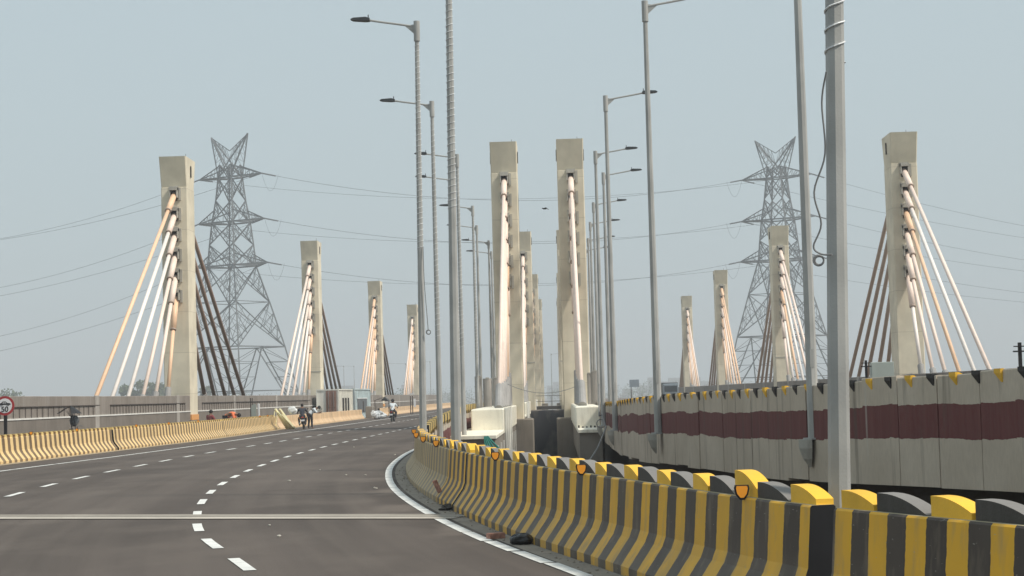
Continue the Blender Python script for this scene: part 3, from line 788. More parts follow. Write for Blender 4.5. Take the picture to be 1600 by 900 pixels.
# ------------------------------------------------------------------ lamp posts
def lamp_post(x, y, zb, ztop, s, label, group, wraps=None, arm=1.62, r0=.098, corbel=False, dangle=None, n=8, tilt=0):
    T = root('lamp_post', label, 'lamp post', (x, y, 0), (0, tilt, 0), group)
    H = ztop - zb
    mb = MB(); mb.tube([(0, 0, zb), (0, 0, zb + H * .45), (0, 0, ztop)], [r0, r0 * .78, .052], n, cap=True); mb.build('pole', MAT['steel'], T, rot=R(22.5 - 9))
    mb = MB(); mb.tube([(0, 0, ztop - .42), (0, 0, ztop + .08)], .078, 12); mb.build('pole_cap', MAT['steel'], T)
    mb = MB(); mb.tube([(s*.06, 0, ztop - .05), (s*arm*.55, 0, ztop + .08), (s*(arm - .38), 0, ztop + .14)], .026, 6)
    mb.extr([(s*.05, ztop - .25), (s*.3, ztop - .03), (s*.05, ztop + .0)], -.012, .012)
    mb.build('arm', MAT['steel'], T)
    mb = MB(); xs = [(arm - .46) * s, (arm - .36) * s, (arm - .05) * s, (arm + .02) * s]
    mb.extr([(xs[0], ztop + .11), (xs[1], ztop + .10), (xs[2], ztop + .125), (xs[3], ztop + .15), (xs[2], ztop + .185), (xs[1], ztop + .20), (xs[0], ztop + .17)], -.11, .11)
    mb.tube([((arm-.42)*s, 0, ztop + .19), ((arm-.42)*s, 0, ztop + .27)], .014, 5)
    mb.build('lamp_head', MAT['headdark'], T)
    mb = MB(); mb.tube([(0, 0, zb), (0, 0, zb + .03)], r0 * 1.9, 8); mb.build('base_plate', MAT['steel'], T)
    if not tilt: mb = MB(); mb.box(-.03, .03, -r0 * .93 - .002, -r0 * .8, zb + 1.2, zb + 1.5); mb.build('access_door', MAT['steel'], T)
    if corbel:
        mb = MB(); lv = [(.0, .2), (-.14, .195), (-.32, .13), (-.46, .03)]; k0 = 0
        for dz, rr in lv: mb.v += [(rr * math.cos(math.pi * (.5 + j / 8)), rr * 1.0 * math.sin(math.pi * (.5 + j / 8)), zb + dz) for j in range(9)]
        for a in range(3):
            for j in range(8): mb.f.append((a*9+j, (a+1)*9+j, (a+1)*9+j+1, a*9+j+1)); mb.m.append(0)
        mb.f.append(tuple(range(9))); mb.m.append(0); mb.f.append((0, 8, 17, 26, 35, 27, 18, 9)); mb.m.append(0)
        mb.build('corbel', MAT['anchor'], T, (-.06 * s, 0, 0))
    if wraps:
        z0, z1, pitch = wraps; pts = []; z = z0; i = 0
        def rad(z): 
            u = (z - zb) / H
            return (r0 + (r0 * .78 - r0) * u / .45) if u < .45 else (r0 * .78 + (.052 - r0 * .78) * (u - .45) / .55)
        th = 0
        while z < z1:
            pts.append((math.cos(th) * (rad(z) + .005), math.sin(th) * (rad(z) + .005), z))
            th += math.pi / 7; z += pitch / 14 * random.uniform(.8, 1.2)
        mb = MB(); mb.tube(pts, .0075 if y < 20 else .0055, 4, cap=False); mb.build('wrapped_wire', MAT['whitecable'], T)
    if dangle:
        inv = Matrix.Rotation(-tilt, 3, 'Y'); pts = [inv @ (Vector(q) - Vector((x, y, 0))) for q in dangle[0]]
        sm = []
        for i in range(len(pts) - 1):
            p0, p1, p2, p3 = pts[max(i-1, 0)], pts[i], pts[i+1], pts[min(i+2, len(pts)-1)]
            for k in range(6):
                u = k / 6; sm.append(.5 * ((2*p1) + (-p0+p2)*u + (2*p0-5*p1+4*p2-p3)*u*u + (-p0+3*p1-3*p2+p3)*u**3))
        sm.append(pts[-1])
        mb = MB(); mb.tube(sm, dangle[2], 5)
        c = inv @ (Vector(dangle[1]) - Vector((x, y, 0)))
        for rr, dx in ((dangle[3], 0), (dangle[3] * .85, dangle[3] * .12)):
            mb.torus((c.x + dx, c.y, c.z), rr, dangle[2], 'Y', 18, 5)
        mb.build('loose_cable', MAT['greycable'], T)
    return T
ZT = EYE + 9.25
g1 = 'lamp posts along the left side of the central gap'; g2 = 'lamp posts along the right side of the central gap'
y = 14.4
lamp_post(hx(1298, y), y, -.1, ZT, -1, 'thickest lamp post, at the right, rising from behind the striped barrier with a loose cable', g1, (EYE + 2.52, ZT, .165),
          dangle=([at(1291, 112, y - .12), at(1284, 160, y - .05), at(1289, 240, y - .04), at(1272, 300, y - .04), at(1283, 350, y - .04), at(1271, 385, y - .04), at(1283, 397, y - .04), at(1300, 398, y - .1)], at(1279, 407, y - .05), .0075, .04), r0=.09, tilt=.0275)
y = 34
lamp_post(hx(710, y), y, -.1, ZT, -1, 'tall wire wrapped lamp post standing left of the inner pylons, top out of the picture', g1, (EYE + 3.4, ZT, .13), tilt=.010)
y = 45.5
lamp_post(hx(659.5, y), y, -.1, ZT, -1, 'lamp post with the highest visible arm reaching left and a cable loop at mid height', g1, (EYE + 3.6, ZT - .5, .14),
          dangle=([at(661, 385, y - .08), at(662, 420, y - .1), at(664, 455, y - .1), at(667, 490, y - .1), at(669, 515, y - .1)], at(669.5, 519, y - .1), .010, .055), tilt=.009)
LP = [(58, 686.5, 'second highest left arm, right of the cable loop post'), (71, 724, 'wrapped pole seen just right of the tall wrapped post'), (78.4, 718, 'thin pole half hidden behind the tall wrapped post'),
      (90.5, 746.5, 'first of the small posts left of the inner pylon'), (101, 752, 'second of the small posts left of the inner pylon'), (111, 770, 'thin post touching the left inner pylon cables'), (119.5, 774, 'farthest post behind the left inner pylon cables')]
for y, px, lb in LP:
    lamp_post(hx(px, y), y, -.1, ZT, -1, 'lamp post, ' + lb, g1, (EYE + 1.8, ZT - .5, .17) if y < 100 else None)
RP = [(31, 1267, 'tall lamp post on the maroon banded wall, just left of the thickest post'), (44, 1026.5, 'lamp post at the middle of the maroon banded wall, arm at the top edge'), (58, 960, 'lamp post with the highest visible right arm'),
      (71.3, 941.5, 'lamp post second highest among those with right arms'), (78.4, 953, 'lamp post with right arm standing between the two front ones, base hidden'), (90.6, 936, 'third small lamp post with right arm beside the right inner pylon'),
      (101, 930, 'fourth small lamp post with right arm beside the right inner pylon'), (111.6, 926, 'fifth small lamp post with right arm beside the right inner pylon'), (119.7, 921.5, 'farthest lamp post with right arm touching the right inner pylon')]
for i, (y, px, lb) in enumerate(RP):
    lamp_post(hx(px, y), y, wall_z(y) - .9, ZT, 1, lb, g2, None, corbel=True)
# far lamp posts in the haze
for i, (px, py, y, s, lb) in enumerate(((861, 553, 420, 1, 'faint distant street lamp seen through the central gap'), (537, 572, 520, -1, 'faint distant street lamp left of the third left pylon'), (553, 572, 520, -1, 'faint distant street lamp nearest the third left pylon'),
                                  (634, 568, 460, -1, 'faint distant street lamp just left of the fourth left pylon'), (672, 565, 460, -1, 'faint distant street lamp right of the fourth left pylon'), (456, 578, 600, -1, 'faint distant street lamp near the second left pylon cables'))):
    q = at(px, py, y); lamp_post(q.x, q.y, -9, q.z, s, lb, 'distant street lamps in the haze', None, arm=5, r0=.16, n=6)
# ------------------------------------------------------------------ transmission towers
def lattice_tower(x, y, yaw, k, label, seed):
    T = root('transmission_tower', label, 'pylon tower', (x, y, 0), yaw, 'steel transmission towers')
    mt = MAT['lattice']; z_of = lambda h: EYE + h * k
    lv = [(-10.7 / k, 16.2), (16.8, 11.0), (30.5, 7.9), (41.5, 5.2), (48, 4.7), (54.8, 4.1), (61.5, 3.2), (68.5, 2.6), (72.5, 2.2)]
    def C(i, sx, sy, hw_=None):
        h, w_ = lv[i]; return Vector((sx * w_ * k, sy * w_ * k, z_of(h)))
    W1, W2 = .26 * k, .09 * k
    cs = [(-1,-1), (1,-1), (1,1), (-1,1)]
    for sx, sy in cs:
        mb = MB()
        for i in range(len(lv) - 1): mb.bar(C(i, sx, sy), C(i+1, sx, sy), W1)
        mb.build('leg', mt, T)
    mb = MB(); mb2 = MB()
    def sub(A, B, Cc, Dd, n, wd, tgt):
        """light redundant members between two lines"""
        for q in range(1, n):
            tgt.bar(A.lerp(B, q / n), Cc.lerp(Dd, q / n), wd)
            if q < n: tgt.bar(A.lerp(B, q / n), Cc.lerp(Dd, (q + 1) / n), wd)
    for i in range(len(lv) - 1):
        for f in range(4):
            a0, b0 = C(i, *cs[f]), C(i, *cs[(f+1) % 4]); a1, b1_ = C(i+1, *cs[f]), C(i+1, *cs[(f+1) % 4])
            m1 = (a1 + b1_) / 2; m0 = (a0 + b0) / 2; x_ = (a0 + b0 + a1 + b1_) / 4
            if i == 0:
                mb.bar(a0, m1, W1 * .9); mb.bar(b0, m1, W1 * .9); mb.bar(a1, b1_, W1 * .8)
                zz = .52; l0, r0_ = a0.lerp(a1, zz), b0.lerp(b1_, zz); mb.bar(l0, r0_, W2 * 1.3)
                sub(a0, a1, a0, m1, 6, W2, mb2); sub(b0, b1_, b0, m1, 6, W2, mb2)
            else:
                tx = a0.lerp(b1_, (a0-b0).length / ((a0-b0).length + (a1-b1_).length))
                mb.bar(a0, b1_, W1 * .75); mb.bar(b0, a1, W1 * .75)
                if i in (1, 2, 3, 5, 7): mb.bar(a0, b0, W2 * 1.4)
                n = 4 if i < 4 else 3
                sub(a0, tx, a0, a1, n, W2, mb2); sub(b0, tx, b0, b1_, n, W2, mb2)
                sub(a1, tx, a1, a0, 3, W2 * .8, mb2)
    mb.build('bracing', mt, T); o = mb2.build('light_bracing', mt, T); stuff(o)
    tips = {}
    for li, (h, w_, reach) in enumerate(((68.5, 2.6, 12.3), (54.8, 4.1, 13.0), (41.5, 5.2, 13.9))):
        for s in (-1, 1):
            mb = MB(); tip = Vector((s * reach * k, 0, z_of(h + .4))); hu = 3.6 * k
            for sy in (-1, 1):
                lo = Vector((s * w_ * k, sy * w_ * k, z_of(h))); up = Vector((s * w_ * .9 * k, sy * w_ * .9 * k, z_of(h) + hu))
                mb.bar(lo, tip, W1 * 1.0); mb.bar(up, tip, W1 * .8)
                sub(lo, tip, up, tip, 5, W2, mb)
            sub(Vector((s*w_*k, -w_*k, z_of(h))), tip, Vector((s*w_*k, w_*k, z_of(h))), tip, 5, W2, mb)
            mb.bar((s*w_*k, -w_*k, z_of(h)), (s*w_*k, w_*k, z_of(h)), W1)
            mb.build('cross_arm', mt, T); tips[(li, s)] = tip
        mb = MB(); mb.bar((-w_*k, -w_*k, z_of(h)), (w_*k, -w_*k, z_of(h)), W1); mb.bar((-w_*k, w_*k, z_of(h)), (w_*k, w_*k, z_of(h)), W1); mb.build('beam', mt, T)
    for s in (-1, 1):
        mb = MB(); tip = Vector((s * 7.2 * k, 0, z_of(81.5))); notch = Vector((0, 0, z_of(76.8)))
        mb.bar(tip, notch, W2 * 1.6)
        for sy in (-1, 1):
            o_ = Vector((s * 2.6 * k, sy * 2.6 * k, z_of(69))); i_ = Vector((-s * .9 * k, sy * 2.2 * k, z_of(71)))
            mb.bar(o_, tip, W1 * .8); mb.bar(i_, tip, W1); sub(o_, tip, i_, tip, 6, W2 * .8, mb); sub(i_, tip, notch, tip, 5, W2 * .8, mb)
        mb.build('peak', mt, T); tips[('p', s)] = tip
    mat = Matrix.Translation((x, y, 0)) @ Matrix.Rotation(yaw, 4, 'Z')
    return {q: mat @ v for q, v in tips.items()}
tl = at(358, 300, 560); tr = at(1212, 300, 606)
TL = lattice_tower(tl.x + .4, 560, R(-30), 1.0, 'tall steel lattice transmission tower behind the first left pylon', 1)
TR = lattice_tower(tr.x + .4, 606, R(-30), 1.0, 'tall steel lattice transmission tower on the right behind the second right pylon', 2)
def wire(a, b, sag, label, r=.075, ins=True):
    a, b = Vector(a), Vector(b); pts = []; n = 28
    for i in range(n + 1):
        u = i / n; q = a.lerp(b, u); q.z -= sag * (1 - (2*u-1)**2); pts.append(q)
    mb = MB(); mb.tube(pts, r, 4, cap=False); o = mb.build('power_line', MAT['wire'])
    tag(o, label, 'power line', 'high voltage power lines')
    L = (b - a).length
    for e_ in (0, 1):
        if ins:
            k0 = 4.2 / L
            ps = [a.lerp(b, k0 * u_) - Vector((0, 0, sag * (1 - (2*k0*u_ - 1)**2))) for u_ in (0, .5, 1)] if e_ == 0 else [b.lerp(a, k0 * u_) - Vector((0, 0, sag * (1 - (2*k0*u_ - 1)**2))) for u_ in (0, .5, 1)]
            if (e_ == 0 and ins in (True, 'a')) or (e_ == 1 and ins in (True, 'b')):
                mb = MB(); mb.tube(ps, .22, 5); mb.build('insulator_string', MAT['lattice'], o)
lvl = ['top', 'middle', 'lowest']
farL = {0: ((-260, 372), (-260, 380)), 1: ((-260, 453), (-260, 472)), 2: ((-260, 540), (-260, 565))}
for li in range(3):
    wire(TL[(li, 1)], TR[(li, -1)], 7.5, f'front power line between the two towers from the {lvl[li]} cross arm')
    wire(TL[(li, -1)], TR[(li, 1)], 7.0, f'rear power line between the two towers from the {lvl[li]} cross arm', .06)
    y0_, y1_ = ((388, 394), (470, 492), (553, 588))[li]
    wire(TL[(li, -1)], at(-260, y0_, 620), 7.0, f'upper left power line leaving the left tower from its {lvl[li]} cross arm', .06, 'a')
    wire(TL[(li, 1)], at(-260, y1_, 600), 6.0, f'lower left power line leaving the left tower from its {lvl[li]} cross arm', .06, 'a')
    y0_, y1_ = ((372, 386), (418, 432), (462, 474))[li]
    wire(TR[(li, 1)], at(1800, y0_ + 12, 600), 2.5, f'upper right power line leaving the right tower from its {lvl[li]} cross arm', .06, 'a')
    wire(TR[(li, -1)], at(1800, y1_ + 12, 620), 2.5, f'lower right power line leaving the right tower from its {lvl[li]} cross arm', .06, 'a')
    for nm, TT in (('left', TL), ('right', TR)):
        a = TT[(li, 1 if nm == 'left' else -1)]; s = 1 if nm == 'left' else -1
        mb = MB(); mb.tube([a + Vector((s * 5 * u_, 0, -5.2 * (1 - (2*u_*1 - 1)**2) - .5 * u_)) for u_ in [i / 12 for i in range(13)]], .045, 4, cap=False)
        tag(mb.build('jumper_wire', MAT['wire']), f'looping jumper wire under the {lvl[li]} arm of the {nm} tower', 'power line', 'jumper wires')
# ------------------------------------------------------------------ far vegetation and skyline
def tree(x, y, zb, h, wdt, label, n=900, seed=1):
    rnd = random.Random(seed); T = root('tree', label, 'tree', (x, y, zb), 0, 'distant hazy trees')
    mb = MB(); mb.tube([(0,0,0), (.2,0,h*.3), (0,.1,h*.62)], [h*.04, h*.03, h*.012], 7)
    for q in range(5):
        a = rnd.uniform(0, 6.28); mb.tube([(.1,0,h*(.28+.05*q)), (math.cos(a)*wdt*.3, math.sin(a)*wdt*.3, h*(.55+.06*q))], [h*.018, h*.006], 5)
    mb.build('trunk', MAT['bark'], T)
    lobes = [(rnd.uniform(-.36, .36)*wdt, rnd.uniform(-.3, .3)*wdt, h*rnd.uniform(.45, .85), wdt*rnd.uniform(.14, .25)) for _ in range(13)]
    mb = MB()
    for _ in range(n):
        cx, cy, cz, r = rnd.choice(lobes); d = Vector((rnd.gauss(0,1), rnd.gauss(0,1), rnd.gauss(0,1))).normalized() * r * rnd.uniform(.5, 1.08)
        c = Vector((cx, cy, cz)) + Vector((d.x, d.y, d.z * .8)); s = h * .035 * rnd.uniform(.6, 1.4)
        u = Vector((rnd.gauss(0,1), rnd.gauss(0,1), rnd.gauss(0,1))).normalized(); v = u.orthogonal().normalized()
        mb.quad(c - u*s, c - v*s*.6, c + u*s, c + v*s*.6)
    mb.build('crown', MAT['leaf'], T)
for i, (px, y, top, wpx, lb) in enumerate(((22, 420, 607, 50, 'low hazy tree behind the speed limit sign'), (52, 430, 610, 28, 'smaller hazy tree just right of the tree behind the sign'), (205, 400, 594, 30, 'hazy tree behind the cables at the left pylon, smaller and leftmost'),
                                        (235, 400, 586, 48, 'broad hazy tree behind the cables of the first left pylon'), (322, 520, 590, 30, 'faint tree between the first left pylon and its rear cables'))):
    y *= 1.9; q = at(px, top, y); h = q.z + 9; tree(q.x, y, -9, h, wpx * y / F * 1.15, lb, 1500, 10 + i)
for i in range(26):
    rnd = random.Random(100 + i); y = rnd.uniform(1200, 1700)
    px = 330 + i * 33 + rnd.uniform(-10, 10)
    if 760 < px < 840: continue
    q = at(px, 0, y); h = 10 + rnd.uniform(1, 8)
    tree(q.x, y, -9, h, rnd.uniform(30, 60), 'faint rounded tree on the hazy horizon', 500, 200 + i)
for i in range(22):
    rnd = random.Random(300 + i); y = rnd.uniform(1900, 2500); px = [420, 448, 470, 525, 545, 560, 578, 610, 628, 640, 668, 690, 845, 862, 962, 985, 1003, 1018, 1035, 1050, 1090, 1165][i]
    q = at(px, 0, y); hgt = 11 + rnd.uniform(2, 15); wd = rnd.uniform(12, 40)
    T = root('far_building', f'faint hazy building on the horizon', 'building', (q.x, y, -9), 0, 'faint buildings on the horizon')
    mb = MB(); mb.box(-wd/2, wd/2, 0, 14, 0, hgt); mb.build('wall', MAT['building'], T)
    me = MB().box(-.9, .9, -.08, .02, 0, 1.5).mesh('window', MAT['glass'])
    for fz in range(int(hgt // 4)):
        for fx in range(3): put('window', me, T, ((fx - 1) * wd * .28, 0, 1.5 + fz * 3.8))
# ------------------------------------------------------------------ speed limit sign
q = at(7.5, 634, 62)
T = root('speed_limit_sign', 'round red rimmed speed limit sign reading 50 with a car symbol', 'road sign', (q.x, q.y, 0))
mb = MB(); mb.box(-.05, .05, .02, .1, 0, q.z + .25); mb.build('post', MAT['black'], T)
def disc(r, y, z0, n=40, th=.01):
    mb = MB(); k = 0
    a = [(r*math.cos(2*math.pi*i/n), y, z0 + r*math.sin(2*math.pi*i/n)) for i in range(n)]; b = [(x, y + th, z) for x, _, z in a]
    mb.v = a + b; mb.f = [tuple(range(n)), tuple(range(2*n - 1, n - 1, -1))] + [(i, i + n, (i+1) % n + n, (i+1) % n) for i in range(n)]; mb.m = [0] * len(mb.f); return mb
disc(.325, 0, q.z).build('rim', MAT['paintred'], T); disc(.245, -.006, q.z, th=.004).build('plate', MAT['signwhite'], T)
fc = bpy.data.curves.new('numerals', 'FONT'); fc.body = '50'; fc.size = .25; fc.align_x = 'CENTER'; fc.align_y = 'CENTER'; fc.extrude = .002; fc.offset = .004
fc.materials.append(MAT['black']); fo = bpy.data.objects.new('t', fc); COL.objects.link(fo); bpy.context.view_layer.update(); nme = bpy.data.meshes.new_from_object(fo.evaluated_get(bpy.context.evaluated_depsgraph_get())); bpy.data.objects.remove(fo); put('numerals', nme, T, (.0, -.012, q.z - .125), (math.pi/2, 0, 0))
mb = MB()
mb.extr([(-.2, 0), (-.2, .03), (-.12, .05), (-.07, .09), (.03, .09), (.09, .05), (.19, .035), (.2, 0)], -.012, -.008)
o = mb.build('car_symbol', MAT['black'], T, (0, 0, q.z + .03)); o.scale.z = 1.25
mb = MB()
for xx in (-.11, .11):
    mb.v += []
    mb.torus((xx, -.012, .0), .032, .008, 'Y', 14, 4)
mb.build('symbol_wheels', MAT['black'], T, (0, 0, q.z + .03))
mb = MB()
mb.extr([(-.085, .052), (-.055, .08), (-.015, .08), (-.015, .052)], -.0145, -.0125); mb.extr([(0, .052), (0, .08), (.025, .08), (.06, .052)], -.0145, -.0125)
mb.build('symbol_windows', MAT['signwhite'], T, (0, 0, q.z + .03))
# ------------------------------------------------------------------ people
def skin_obj(name, pts, edges, radii, mat, parent, lev=2, rootv=0):
    me = bpy.data.meshes.new(name); me.from_pydata([tuple(p) for p in pts], edges, []); me.materials.append(mat)
    o = put(name, me, parent)
    md = o.modifiers.new('skin', 'SKIN'); md.use_smooth_shade = True
    for i, r_ in enumerate(radii):
        s = me.skin_vertices[0].data[i]; s.radius = (r_, r_) if not isinstance(r_, tuple) else r_; s.use_root = (i == rootv)
    sb = o.modifiers.new('subdivision', 'SUBSURF'); sb.levels = lev; sb.render_levels = lev
    return o
def person(label, loc, yaw, J, shirt, legs, head_mat, hat=False, scale=1.0):
    """J: joint dictionary in metres, person facing +y"""
    T = root('person', label, 'person', loc, yaw); T.scale = (scale,) * 3
    V = lambda k: Vector(J[k])
    names_ = ['pelvis', 'waist', 'chest', 'neck', 'hipL', 'kneeL', 'ankL', 'toeL', 'hipR', 'kneeR', 'ankR', 'toeR', 'shL', 'elL', 'wrL', 'haL', 'shR', 'elR', 'wrR', 'haR', 'head']
    rad = [.13, .13, .15, .055, .09, .062, .042, .03, .09, .062, .042, .03, .065, .045, .032, .026, .065, .045, .032, .026, .085]
    ed = [(0,1),(1,2),(2,3),(0,4),(4,5),(5,6),(6,7),(0,8),(8,9),(9,10),(10,11),(2,12),(12,13),(13,14),(14,15),(2,16),(16,17),(17,18),(18,19),(3,20)]
    skin_obj('body', [V(n_) for n_ in names_], ed, rad, MAT['skin'], T)
    sn = ['waist', 'chest', 'neckb', 'shL', 'elL', 'shR', 'elR', 'pelvis']
    J['neckb'] = V('chest').lerp(V('neck'), .55)
    skin_obj('shirt', [V(n_) for n_ in sn], [(0,1),(1,2),(1,3),(3,4),(1,5),(5,6),(0,7)], [.15,.175,.08,.085,.062,.085,.062,.15], MAT[shirt], T)
    tn = ['pelvis', 'hipL', 'kneeL', 'ankL', 'hipR', 'kneeR', 'ankR']
    skin_obj('trousers', [V(n_) for n_ in tn], [(0,1),(1,2),(2,3),(0,4),(4,5),(5,6)], [.145,.105,.078,.06,.105,.078,.06], MAT[legs], T)
    h = V('head'); up = (h - V('neck')).normalized()
    for sx in (-1, 1):
        mb = MB(); a = V('haL' if sx < 0 else 'haR'); b = V('wrL' if sx < 0 else 'wrR'); d = (a - b).normalized(); sd_ = d.orthogonal().normalized()
        for q in range(4): mb.tube([a + sd_ * (.012 * (q - 1.5)), a + sd_ * (.015 * (q - 1.5)) + d * .045, a + sd_ * (.014*(q-1.5)) + d * .065 + Vector((0,0,-.015))], [.009, .008, .006], 5)
        mb.tube([a, a + d.cross(sd_) * .03 + d * .03], [.01, .008], 5)
        mb.build('fingers', MAT['skin'], T, smooth=True)
    mb = MB(); mb.ellip(h + up * .035 - Vector((0, .015, 0)), .105 if not hat else .135, .115 if not hat else .15, .11 if not hat else .14, 14, 10)
    mb.build('helmet' if hat else 'hair', MAT[head_mat], T, smooth=True)
    mb = MB(); mb.ellip(h + Vector((0, .1, -.02)), .014, .022, .022, 6, 5)
    for sx in (-1, 1): mb.ellip(h + Vector((sx * .088, 0, -.01)), .012, .022, .03, 6, 5)
    mb.build('face_features', MAT['skin'], T, smooth=True)
    return T
def riding(lean=.15):
    return dict(pelvis=(0,-.18,.86), waist=(0,-.15,1.02), chest=(0,-.05+lean*.4,1.28), neck=(0,.02+lean*.4,1.45), head=(0,.05+lean*.4,1.58),
        hipL=(-.11,-.15,.84), kneeL=(-.24,.26,.74), ankL=(-.2,.16,.32), toeL=(-.2,.32,.27), hipR=(.11,-.15,.84), kneeR=(.24,.26,.74), ankR=(.2,.16,.32), toeR=(.2,.32,.27),
        shL=(-.19,-.02+lean*.4,1.36), elL=(-.34,.18,1.14), wrL=(-.33,.44,1.05), haL=(-.32,.5,1.04), shR=(.19,-.02+lean*.4,1.36), elR=(.34,.18,1.14), wrR=(.33,.44,1.05), haR=(.32,.5,1.04))
def motorcycle(label, loc, yaw, lean=0):
    T = root('motorcycle', label, 'motorcycle', loc, (0, lean, yaw))
    for yy in (-.62, .66):
        mb = MB(); mb.torus((0, yy, .3), .25, .055, 'X', 26, 8); wl = mb.build('wheel', MAT['tyre'], T, smooth=True)
        mb = MB(); mb.torus((0, yy, .3), .19, .018, 'X', 22, 6)
        for k in range(6):
            a = k * math.pi / 3; mb.tube([(0, yy, .3), (0, yy + .19 * math.cos(a), .3 + .19 * math.sin(a))], .012, 5)
        mb.tube([(-.06, yy, .3), (.06, yy, .3)], .04, 10); mb.build('rim', MAT['chrome'], wl)
    mb = MB(); mb.ellip((0, .2, .84), .15, .28, .14, 14, 10); mb.build('fuel_tank', MAT['bike'], T, smooth=True)
    mb = MB(); mb.ellip((0, -.28, .80), .14, .42, .07, 14, 8); mb.build('seat', MAT['tyre'], T, smooth=True)
    mb = MB(); mb.bbox(-.12, .12, -.75, -.15, .58, .78, .05); mb.extr([(-.11, .5), (.11, .5), (.09, .64), (-.09, .64)], -.98, -.7); mb.build('tail_body', MAT['bike'], T)
    mb = MB(); mb.bbox(-.14, .14, -.15, .3, .3, .62, .05); mb.tube([(0,.3,.35),(0,.45,.6),(0,.42,.9)], .03, 6); mb.build('engine', MAT['bike'], T)
    mb = MB(); mb.tube([(-.17,.0,.32), (-.19,-.5,.34), (-.2,-.85,.4)], [.025,.045,.05], 8); mb.build('exhaust', MAT['chrome'], T)
    mb = MB(); mb.box(-.13, .13, -1.0, -.985, .5, .6); mb.build('number_plate', MAT['signwhite'], T)
    mb = MB(); mb.ellip((0, -.8, .74), .08, .04, .035, 10, 6); mb.build('tail_lamp', MAT['redlamp'], T, smooth=True)
    for sx in (-1, 1):
        mb = MB(); mb.tube([(sx*.09,.66,.3), (sx*.09,.5,.95)], .025, 6); mb.build('fork', MAT['chrome'], T)
        mb = MB(); mb.tube([(sx*.3,.46,1.05), (sx*.34,.44,1.2)], .008, 5); mb.ellip((sx*.36,.44,1.24), .06, .015, .04, 10, 6); mb.build('mirror', MAT['bike'], T)
        mb = MB(); mb.ellip((sx*.2,-.78,.72), .03, .03, .022, 8, 6); mb.build('indicator', MAT['reflector'], T)
    mb = MB(); mb.tube([(-.38,.4,1.03), (-.2,.48,1.04), (0,.5,1.0), (.2,.48,1.04), (.38,.4,1.03)], .014, 6); mb.build('handlebar', MAT['bike'], T)
    mb = MB(); mb.extr([(-.06,.52),(.06,.52),(.06,.56),(-.06,.56)], .42, .92); mb.build('mudguard', MAT['bike'], T)
    mb = MB(); mb.ellip((0,.62,.95), .09,.07,.1,10,8); mb.build('headlamp', MAT['chrome'], T)
    return T
q = at(614, 657.5, 143)
motorcycle('black motorcycle ridden away down the road', (q.x, 143, 0), R(-3))
person('rider in a white shirt seen from behind on the moving motorcycle', (q.x, 143, 0), R(-3), riding(), 'shirt_w', 'trouser', 'hair', True)
q = at(475, 670.5, 118)
motorcycle('black motorcycle stopped beside the peach barrier', (q.x, 118, 0), R(6), R(-5))
J = riding(.1)
person('person in dark clothes sitting on the stopped motorcycle', (q.x - .08, 117.9, -.04), R(6), J, 'shirt_d', 'trouser', 'hair', False, .96)
J = dict(pelvis=(0,-.05,.92), waist=(.1,.0,1.04), chest=(.33,.05,1.22), neck=(.47,.06,1.30), head=(.58,.07,1.33), hipL=(-.08,0,.88), kneeL=(-.06,.06,.47), ankL=(-.1,0,.08), toeL=(-.05,.16,.03),
         hipR=(.1,0,.88), kneeR=(.12,.07,.47), ankR=(.14,0,.08), toeR=(.24,.13,.03), shL=(.3,.2,1.24), elL=(.42,.28,1.0), wrL=(.62,.28,.98), haL=(.68,.28,.98), shR=(.3,-.12,1.22), elR=(.5,-.16,.98), wrR=(.68,-.1,1.02), haR=(.75,-.1,1.05))
person('standing man in a white shirt bending over the barrier beside the stopped motorcycle', (at(484, 669, 118.5).x, 118.6, 0), 0, J, 'shirt_w', 'trouser', 'hair')
rnd = random.Random(5)
def lump(name, c, r, mat, label, cat, seed, sub=3, amp=.25, sq=(1, 1, 1)):
    rnd = random.Random(seed); mb = MB(); n, m_ = 18, 12
    ph = [rnd.uniform(0, 6) for _ in range(6)]
    for i in range(m_ + 1):
        a = math.pi * i / m_
        for j in range(n):
            t = 2 * math.pi * j / n
            k = 1 + amp * (math.sin(3*t + ph[0]) * math.sin(2*a + ph[1]) * .5 + math.sin(5*t + ph[2] + 3*a) * .3 + math.sin(7*a + ph[3] + 2*t) * .25)
            mb.v.append((sq[0]*r*k*math.sin(a)*math.cos(t), sq[1]*r*k*math.sin(a)*math.sin(t), sq[2]*r*k*math.cos(a)))
    for i in range(m_):
        for j in range(n): j2 = (j+1) % n; mb.f.append((i*n+j, (i+1)*n+j, (i+1)*n+j2, i*n+j2)); mb.m.append(0)
    return tag(mb.build(name, mat, None, c), label, cat)
c = at(457, 641, 117.6); lump('sack', c, .26, MAT['tarp_w'], 'white plastic sack held up left of the person on the stopped motorcycle', 'sack', 3, sq=(1.1, .7, .9))
# men behind the left barrier
def sitting(): return dict(pelvis=(0,0,.5), waist=(0,.03,.66), chest=(0,.1,.95), neck=(0,.15,1.14), head=(0,.18,1.27), hipL=(-.1,.05,.5), kneeL=(-.14,.45,.62), ankL=(-.13,.5,.15), toeL=(-.13,.66,.1),
        hipR=(.1,.05,.5), kneeR=(.14,.45,.62), ankR=(.13,.5,.15), toeR=(.13,.66,.1), shL=(-.2,.1,1.06), elL=(-.26,.25,.8), wrL=(-.14,.45,.74), haL=(-.08,.5,.73), shR=(.2,.1,1.06), elR=(.26,.25,.8), wrR=(.14,.45,.74), haR=(.08,.5,.73))
q = at(326, 655, 102)
T = root('stool', 'low block seat under the man in the maroon shirt, hidden by the barrier', 'stool', (q.x, 102, 0)); 
mb = MB(); mb.bbox(-.2, .2, -.2, .2, .4, .45, .01); mb.build('seat', MAT['timber'], T)
